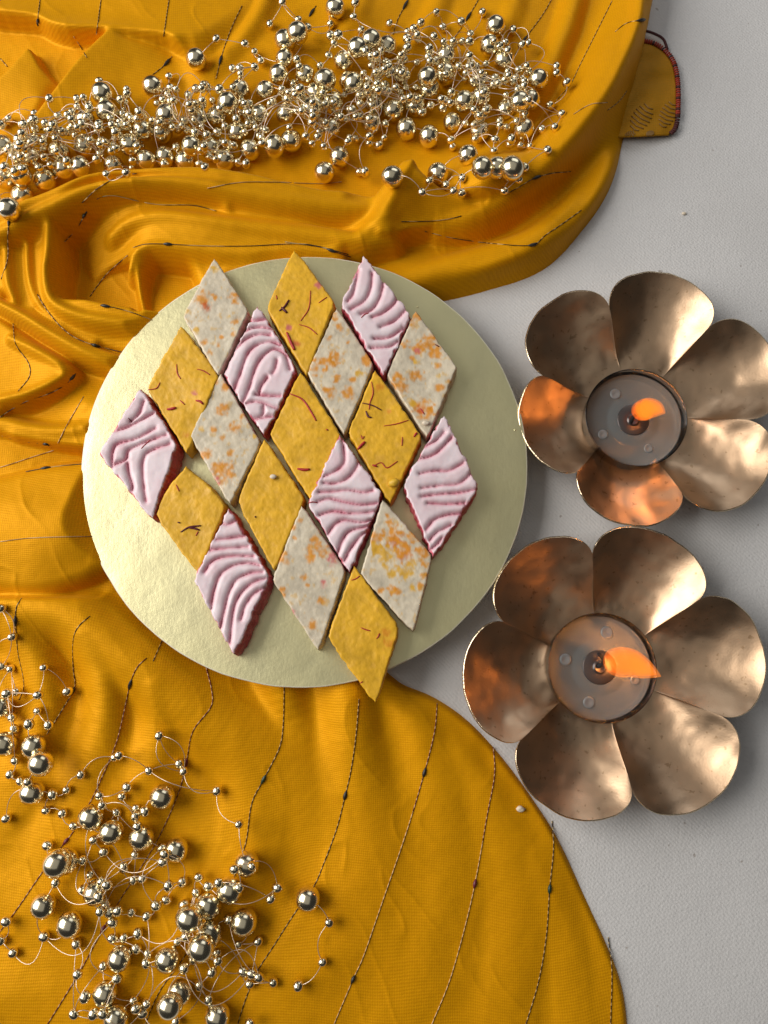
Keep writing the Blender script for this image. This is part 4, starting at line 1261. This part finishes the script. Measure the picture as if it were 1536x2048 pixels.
# ------------------------------------------------------------------ flower lamps
def diya(cu, cv, notch_px, out_px, rot_deg, label, seed, wob):
    zr = 46.0
    c = unproj(cu, cv, zr)
    sc = (unproj(cu + 1, cv, zr) - c)[0]
    Rn, Ro = notch_px * sc, out_px * sc
    # petal lobes: circles of radius rp at distance cc
    best = None
    for cc in np.linspace(0.5 * Ro, 0.75 * Ro, 60):
        rp = Ro - cc
        d = rp ** 2 - (0.5 * cc) ** 2
        if d > 0:
            n_ = 0.866 * cc + math.sqrt(d)
            if best is None or abs(n_ - Rn) < best[0]:
                best = (abs(n_ - Rn), cc, rp)
    _, cc, rp = best
    base = np.array([c[0], c[1], 0.0])
    root = empty('flower_lamp', base)
    NR, NA = 54, 44
    Hk = 62.0
    for k in range(6):
        th0 = math.radians(rot_deg + 60 * k)
        a = np.sin(np.linspace(-math.pi / 2, math.pi / 2, NA)) * math.pi / 6
        size = 1 + wob[k]
        am = np.abs(a) / (math.pi / 6)
        R = Rn + (Ro * size - Rn) * np.power(np.clip(1 - am ** 2.1, 0, 1), 0.60)
        th = th0 + a
        R = R * (1 + 0.006 * fbm(np.cos(th) * 6, np.sin(th) * 6, seed + 3, 3))
        q = np.linspace(0.0, 1, NR) ** 0.9
        r = q[:, None] * R[None, :]
        rho = r / Ro
        zc = 14 * rho ** 2 + 46 * np.clip((q[:, None] - 0.42) / 0.58, 0, 1) ** 2
        zs = 60 * np.clip(r / Rn, 0, 1.2) ** 1.6
        z = zc + (zs - zc) * am[None] ** 2.3 * smooth((r - 95) / (0.5 * Rn))
        gx, gy = r * np.cos(th)[None], r * np.sin(th)[None]
        ham = fbm(gx / 48, gy / 48, seed, 3) * 1.2 + fbm(gx / 18, gy / 18, seed + 9, 2) * 0.4
        blend = np.clip((1 - am[None]) * 6, 0, 1) * np.clip(r / 60, 0, 1)
        z = z + ham * blend + 5.0
        top = np.stack([gx, gy, z], -1)
        bot = top.copy()
        bot[..., 2] -= 4.5
        bot[-1, :, 2] += 1.0
        # rolled rim
        rim = top[-1].copy()
        rim[:, 0] += 2.6 * np.cos(th)
        rim[:, 1] += 2.6 * np.sin(th)
        rim[:, 2] -= 0.8
        v = np.vstack([top.reshape(-1, 3), bot.reshape(-1, 3)])
        f1 = grid_faces(NR, NA)
        f2 = grid_faces(NR, NA, off=NR * NA)[:, ::-1]
        me = mesh_np('petal', v, np.vstack([f1, f2]), True)
        petal = link('petal', me, MT['brass'], root)
        v = np.vstack([top[-1], rim, bot[-1]])
        fr = grid_faces(3, NA)
        link('rim', mesh_np('rim', v, fr, True), MT['brass_rim'], petal)
    v, f = lathe([(0.1, 4), (90, 4), (96, 2.5), (96, 0.3), (0.1, 0.3)], 48)
    link('foot', mesh_np('foot', v, [f[0]]), MT['brass'], root)
    tag(root, label, 'candle holder', 'brass flower candle holders')
    return base, root

d1, _ = diya(1283, 802, 201, 266, 17.0, 'smaller brass flower candle holder, upper of the two beside the board', 60, [0.05, 0.02, 0.02, -0.045, -0.03, 0.05])
d2, _ = diya(1217, 1337, 227, 299, 6.5, 'larger brass flower candle holder, lower of the two beside the board', 75, [0.02, -0.015, -0.03, -0.02, -0.02, 0.015])

def tealight(cu, cv, r_px, label, flame_pts, flame_r, wick_pts, seed, bubbles, level=30):
    z0 = 8.5
    hgt = 50.0
    c = unproj(cu, cv, z0 + hgt)
    sc = (unproj(cu + 1, cv, z0 + hgt) - c)[0]
    R = r_px * sc
    base = np.array([c[0], c[1], z0])
    root = empty('tea_light', base)
    cup = [(0.1, 0.3), (R - 8, 0.3), (R - 5, 1.5), (R - 3.2, 6), (R - 1.0, hgt - 4), (R + 0.8, hgt - 1.2), (R + 0.6, hgt), (R - 1.0, hgt - 0.4), (R - 2.6, hgt - 5), (R - 5.0, 7), (R - 8, 3), (0.1, 2.6)]
    v, f = lathe(cup, 80)
    link('plastic_cup', mesh_np('plastic_cup', v, f), MT['cup'], root)
    rr = R - 4.2
    wax = [(0.1, 3.4), (rr - 4, 3.4), (rr - 1.2, 6), (rr - 0.2, level + 1.8), (rr - 1.6, level + 0.7), (rr - 5, level), (rr * 0.60, level), (rr * 0.57, level - 0.9), (rr * 0.52, level - 0.9), (rr * 0.49, level), (32, level), (0.1, level)]
    v, f = lathe(wax[::-1], 80)
    link('wax', mesh_np('wax', v, [f[0][:, ::-1]]), MT['wax'], root)
    tin = [(0.1, level - 1), (31, level - 1), (32, level + 0.4), (30.5, level + 1.2), (14, level + 0.8), (12, level + 1.0), (11, level + 3.4), (9, level + 4), (7.5, level + 3), (0.1, level + 2)]
    v, f = lathe(tin, 40)
    link('wick_disc', mesh_np('wick_disc', v, f), MT['tin'], root)
    w = catmull(np.array([unproj(a, b, z0 + level + zz) - base for a, b, zz in wick_pts]), 2)
    v, f = tube(w, np.linspace(4.2, 3.0, len(w)) + 0.6 * np.sin(np.arange(len(w)) * 1.7), 8)
    link('wick', mesh_np('wick', v, f), MT['wick'], root)
    for bu, bv_, br in bubbles:
        p = unproj(bu, bv_, z0 + level) - base
        v, f = lathe([(br, 0), (br * 0.92, 1.2), (br * 0.7, 1.5), (br * 0.5, 0.6), (0.1, 0.3)], 20)
        link('wax_bubble', mesh_np('wax_bubble', v + p, [f[0]]), MT['wax_dim'], root)
    fl = catmull(np.array([unproj(a, b, z0 + level + zz) - base for a, b, zz in flame_pts]), 2)
    t = np.linspace(0, 1, len(fl))
    prof = np.sin(np.clip(t, 0, 1) ** 0.62 * math.pi) ** 0.8
    v, f = tube(fl, np.maximum(0.4, flame_r * prof), 20)
    fo = link('flame', mesh_np('flame', v, f), MT['flame'], root)
    for a0, a1, rr_ in ((0.03, 0.94, 0.84), (0.08, 0.86, 0.66), (0.14, 0.76, 0.46)):
        fc = fl[int(len(fl) * a0):int(len(fl) * a1)]
        t = np.linspace(0, 1, len(fc))
        v, f = tube(fc, np.maximum(0.4, flame_r * rr_ * np.sin(t ** 0.66 * math.pi) ** 0.8), 16)
        link('flame_core', mesh_np('flame_core', v, f), MT['flame_core'], fo)
    ld = bpy.data.lights.new('flame_light', 'POINT')
    ld.energy = 0.045
    ld.color = (1.0, 0.36, 0.08)
    ld.shadow_soft_size = 0.004
    lo = bpy.data.objects.new('flame_light', ld)
    COL.objects.link(lo)
    lo.parent = root
    mid = fl[int(len(fl) * 0.45)]
    lo.location = tuple(mid * S)
    tag(root, label, 'tea light', 'clear tea lights in the flower holders')

tealight(1273, 834, 101, 'lit clear tea light with rounded flame in the smaller flower holder',
         [(1270, 836, 22), (1283, 823, 34), (1296, 817, 50), (1312, 818, 66), (1330, 826, 84)], 21,
         [(1262, 845, 4), (1264, 838, 14), (1268, 832, 28), (1276, 828, 34)], 5, [(1231, 788, 11), (1206, 869, 10), (1297, 897, 9)])
tealight(1205, 1335, 108, 'lit clear tea light with pointed leaning flame in the larger flower holder',
         [(1208, 1325, 22), (1232, 1324, 36), (1260, 1326, 56), (1290, 1338, 78), (1322, 1353, 98)], 27,
         [(1197, 1333, 4), (1205, 1328, 14), (1206, 1318, 26), (1196, 1306, 32)], 8, [(1214, 1265, 12), (1131, 1319, 11), (1178, 1405, 11), (1270, 1360, 9)])

# ------------------------------------------------------------------ bead garlands
BIG, SML = 23.0, 9.2
vb, fb = sphere(BIG, 32, 20, 1, 1, 1.0)
ME_BIG = mesh_np('large_bead', vb, fb)
vs_, fs_ = sphere(SML, 18, 11, 1, 1, 1.12)
ME_SML = mesh_np('small_bead', vs_, fs_)
ME_BIG.materials.append(MT['bead'])
ME_SML.materials.append(MT['bead'])

class Pile:
    def __init__(s):
        s.p, s.r = [], []
    def place(s, u, v, r, lift=0.0, step=3.0, zmax=200):
        p0 = drop(u, v)
        z = p0[2] + r * 0.95 + lift
        while z < zmax:
            p = unproj(u, v, z)
            ok = hat(p[0], p[1]) + r * 0.9 <= z + 0.5
            if ok and s.p:
                A = np.array(s.p)
                d = np.linalg.norm(A - p, axis=1)
                ok = bool((d > (np.array(s.r) + r) * 0.93).all())
            if ok:
                break
            z += step
        s.p.append(unproj(u, v, z))
        s.r.append(r)
        return s.p[-1]

def chain_wires(pts, maxd, rnd_, keep=1.0):
    """walk through the beads from neighbour to neighbour, giving strings of bead indices"""
    n = len(pts)
    left = set(range(n))
    chains = []
    while left:
        i = min(left)
        left.remove(i)
        ch = [i]
        while True:
            best, bd = None, maxd
            for j in left:
                d = np.linalg.norm(pts[j] - pts[ch[-1]])
                if d < bd:
                    best, bd = j, d
            if best is None or len(ch) > 24:
                break
            left.remove(best)
            ch.append(best)
        chains.append(ch)
    return chains

def wire_for(points, rnd_, amp=0.28):
    out = []
    for a, b in zip(points[:-1], points[1:]):
        L = np.linalg.norm(b - a)
        perp = np.array([-(b - a)[1], (b - a)[0], 0]) / max(L, 1e-6)
        k = rnd_.uniform(-amp, amp) * L
        lift = abs(rnd_.uniform(0, 0.25)) * L
        t = np.linspace(0, 1, max(4, int(L / 6)))[:-1]
        for q in t:
            bow = 4 * q * (1 - q)
            p = a * (1 - q) + b * q + perp * k * bow + np.array([0, 0, lift * bow])
            p[2] = max(p[2], hat(p[0], p[1]) + 1.5)
            out.append(p)
    out.append(points[-1])
    return np.array(out)

def garland(name, big, small, extra_small, label, origin, maxparts=300, seed=1, lift=30, nloop=0, region=None):
    r_ = random.Random(seed)
    root = empty(name, origin)
    O = np.array(root.location) / S
    pile = Pile()
    for u, v in big:
        pile.place(u, v, BIG * 0.97, 0)
    nb = len(big)
    sm = []
    for u, v in small:
        sm.append(pile.place(u, v, SML, r_.uniform(0, lift) * (r_.random() < 0.6)))
    ex = []
    for u, v in extra_small:
        near = min(math.hypot(u - a, v - b) for a, b in big)
        if near < 26 and r_.random() < 0.85:
            continue
        ex.append(pile.place(u, v, SML, r_.uniform(0, lift * 1.5)))
    for k in range(nb):
        o = link('large_bead', ME_BIG, None, root, pile.p[k] - O)
        s_ = r_.uniform(0.90, 1.03)
        o.scale = (s_, s_, s_ * r_.uniform(0.97, 1.08))
        o.rotation_euler = (r_.uniform(0, 3), r_.uniform(0, 3), r_.uniform(0, 3))
    allsm = sm + ex
    rest = []
    for k, p in enumerate(allsm):
        if k < maxparts:
            o = link('small_bead', ME_SML, None, root, p - O)
            s_ = r_.uniform(0.86, 1.08)
            o.scale = (s_, s_, s_)
            o.rotation_euler = (r_.uniform(0, 3), r_.uniform(0, 3), r_.uniform(0, 3))
        else:
            rest.append((vs_ * r_.uniform(0.8, 1.0) + p - O, fs_))
    if rest:
        v, f = merge(rest)
        o = link('small_bead_heap', mesh_np('small_bead_heap', v, f), MT['bead'], root)
        o['kind'] = 'stuff'
    pts = [p for p in pile.p]
    chains = chain_wires(np.array(pts), 85, r_)
    for ch in chains:
        if len(ch) < 2:
            continue
        w = wire_for([pts[i] for i in ch], r_)
        v, f = tube(w - O, 0.75, 5)
        link('wire', mesh_np('wire', v, f), MT['wire'], root)
    # loose loops of wire
    for k in range(nloop):
        a = r_.choice(allsm)
        cand = [p for p in allsm if 40 < np.linalg.norm(p - a) < 130]
        if not cand:
            continue
        b = r_.choice(cand)
        w = wire_for([a, b], r_, 0.5)
        v, f = tube(w - O, 0.7, 5)
        link('wire', mesh_np('wire', v, f), MT['wire'], root)
    tag(root, label, 'bead garland', 'gold bead garlands on the saree')

BIG2 = [(8, 1488), (68, 1492), (82, 1527), (64, 1586), (2, 1414), (325, 1594), (182, 1635), (223, 1664), (283, 1675), (353, 1700), (132, 1723), (114, 1727), (494, 1728), (460, 1780), (191, 1785), (87, 1812), (139, 1850), (417, 1812),
        (378, 1837), (488, 1844), (419, 1867), (403, 1896), (616, 1798), (239, 1917), (335, 1919), (210, 1987), (232, 2037), (360, 1985), (340, 2012), (435, 2033)]
SM2 = [(2, 1217), (25, 1274), (88, 1335), (22, 1338), (135, 1383), (76, 1390), (33, 1383), (14, 1387), (4, 1332), (75, 1422), (58, 1448), (97, 1450), (24, 1435), (29, 1458), (30, 1521), (20, 1549), (41, 1562), (57, 1564), (162, 1549), (229, 1515), (238, 1511),
       (319, 1471), (298, 1541), (359, 1528), (367, 1543), (434, 1582), (478, 1648), (254, 1574), (199, 1591), (205, 1610), (244, 1593), (133, 1580), (105, 1589), (92, 1621), (125, 1627), (233, 1625), (272, 1617), (290, 1622), (271, 1633), (148, 1652), (275, 1653), (13, 1637),
       (95, 1691), (187, 1680), (208, 1704), (166, 1721), (111, 1766), (248, 1735), (270, 1709), (324, 1696), (329, 1708), (326, 1724), (365, 1764), (398, 1754), (267, 1760), (285, 1757), (337, 1772), (181, 1749), (203, 1763), (214, 1770), (165, 1779), (198, 1794), (212, 1809),
       (200, 1823), (219, 1824), (235, 1822), (225, 1845), (263, 1825), (294, 1832), (312, 1811), (333, 1800), (276, 1867), (248, 1876), (226, 1877), (153, 1887), (88, 1873), (13, 1843), (2, 1881), (26, 1906), (155, 1948), (207, 1932), (273, 1898), (296, 1908), (292, 1927),
       (355, 1883), (372, 1873), (368, 1810), (386, 1817), (393, 1785), (417, 1772), (437, 1765), (469, 1738), (478, 1775), (504, 1732), (542, 1798), (555, 1775), (458, 1839), (477, 1888), (516, 1883), (434, 1905), (436, 1922), (424, 1944), (387, 1918), (399, 1971), (417, 2000),
       (487, 1943), (504, 1947), (518, 1955), (500, 1968), (547, 1965), (597, 1971), (645, 1924), (659, 1845), (148, 2028), (187, 2028), (206, 2028), (170, 1994), (267, 2001), (286, 2026), (273, 2017), (294, 2007), (234, 1957), (368, 1937), (352, 2042), (500, 2046)]
garland('bead_garland', BIG2, SM2, [], 'loose gold bead garland on the saree at lower left below the board', drop(250, 1780), seed=5, lift=26, nloop=60)

BIG1 = [(671, 16), (570, 81), (595, 66), (393, 118), (205, 187), (306, 173), (214, 223), (171, 241), (7, 292), (62, 314), (119, 304), (127, 337), (169, 292), (160, 333), (228, 332), (9, 355), (45, 392), (18, 419), (41, 351), (330, 314), (323, 264), (396, 237), (435, 232), (333, 230),
        (481, 180), (531, 182), (570, 118), (558, 150), (572, 228), (583, 282), (549, 292), (668, 207), (663, 257), (679, 314), (649, 345), (631, 187), (629, 214), (371, 322), (292, 320), (285, 262), (383, 292), (421, 296), (474, 264), (456, 207), (688, 123), (697, 164),
        (991, 52), (979, 91), (1008, 121), (892, 148), (859, 180), (892, 112), (855, 154), (774, 94), (743, 81), (715, 96), (707, 167), (748, 208), (787, 221), (743, 247), (813, 258), (858, 273), (785, 354), (936, 311), (994, 336), (965, 336), (1024, 337), (876, 348), (1061, 200),
        (1077, 159), (959, 161), (963, 193), (1011, 219), (959, 263), (1048, 258), (1040, 203), (928, 203), (621, 219), (520, 230), (610, 150), (650, 160), (800, 150), (830, 210), (905, 245), (500, 300), (450, 320), (260, 290), (90, 360)]
SM1 = [(873, 25), (965, 25), (1026, 60), (923, 44), (941, 69), (1113, 133), (1113, 146), (1134, 165), (1100, 211), (1123, 228), (1110, 255), (1084, 259), (1095, 300), (1049, 335), (1037, 359), (1008, 382), (925, 356), (924, 387), (907, 382), (892, 371), (859, 362), (844, 385), (730, 344), (719, 344),
       (768, 276), (779, 48), (815, 64), (722, 61), (707, 34), (711, 5), (433, 78), (339, 153), (199, 163), (99, 197), (18, 238), (68, 239), (46, 276), (540, 48), (597, 40), (490, 88), (565, 5), (661, 49), (615, 55), (510, 105), (465, 138), (480, 137), (412, 170), (255, 188), (248, 222), (154, 198), (155, 214), (36, 276), (95, 258), (110, 263), (70, 276),
       (1057, 86), (1044, 90), (828, 58), (842, 45), (886, 55), (835, 75), (1000, 92), (1028, 168), (1044, 160), (1050, 229), (988, 302), (1020, 288), (1042, 292), (1023, 278), (905, 293), (902, 280), (968, 232)]
def heap_points(n):
    """spots along the heap of the upper garland: a band rising from left to right"""
    r_ = random.Random(11)
    ax = [(0, 325, 95), (120, 290, 85), (250, 262, 90), (400, 252, 85), (520, 215, 110), (620, 195, 120), (720, 180, 125), (820, 165, 105), (920, 170, 110), (1000, 180, 110), (1060, 210, 90)]
    out = []
    while len(out) < n:
        x = r_.uniform(-20, 1070)
        for (x0, c0, w0), (x1, c1, w1) in zip(ax[:-1], ax[1:]):
            if x0 - 21 <= x <= x1:
                t = (x - x0) / (x1 - x0)
                c, w = c0 + (c1 - c0) * t, w0 + (w1 - w0) * t
                y = c + r_.gauss(0, 0.50) * w
                if abs(y - c) < w and r_.random() < (0.72 if x < 250 or x > 900 else 1.0):
                    out.append((x, y))
                break
    return out
garland('bead_garland', BIG1, SM1, heap_points(860), 'dense heap of gold bead strings across the top of the saree', drop(560, 220), seed=9, lift=34, nloop=190)

# ------------------------------------------------------------------ crumbs
def crumb(u, v, z, r, mat, label, seed):
    me_v, f = sphere(r, 10, 7, 1, 0.8, 0.6)
    me_v = me_v * (1 + 0.35 * fbm(me_v[:, 0] / r * 1.5 + seed, me_v[:, 1] / r * 1.5 + me_v[:, 2] / r, seed, 2))[:, None]
    p = drop(u, v) if z is None else unproj(u, v, z)
    o = link('crumb', mesh_np('crumb', me_v + np.array([0, 0, r * 0.45]), f), mat, None, p)
    tag(o, label, 'crumb', 'loose crumbs')
ZT = BOARD_Z1 + TH + 1
crumb(1040, 1617, None, 7, MT['crumb'], 'pale crumb on the lower saree near the larger flower holder', 1)
crumb(1368, 427, 0, 4, MT['crumb'], 'small tan crumb on the white tablecloth right of the saree', 2)
crumb(547, 954, ZT, 6, MT['crumb'], 'pale crumb on the plain yellow sweet', 3)
crumb(788, 968, ZT, 10, MT['crumb_yellow'], 'yellow crumb on the sweet with the most saffron', 4)
crumb(852, 846, ZT, 6, MT['crumb'], 'cream crumb at the lower tip of the rightmost white sweet', 5)
crumb(866, 1108, BOARD_Z1 + 30, 6, MT['crumb'], 'pale crumb at the lower tip of the rightmost pink sweet', 6)
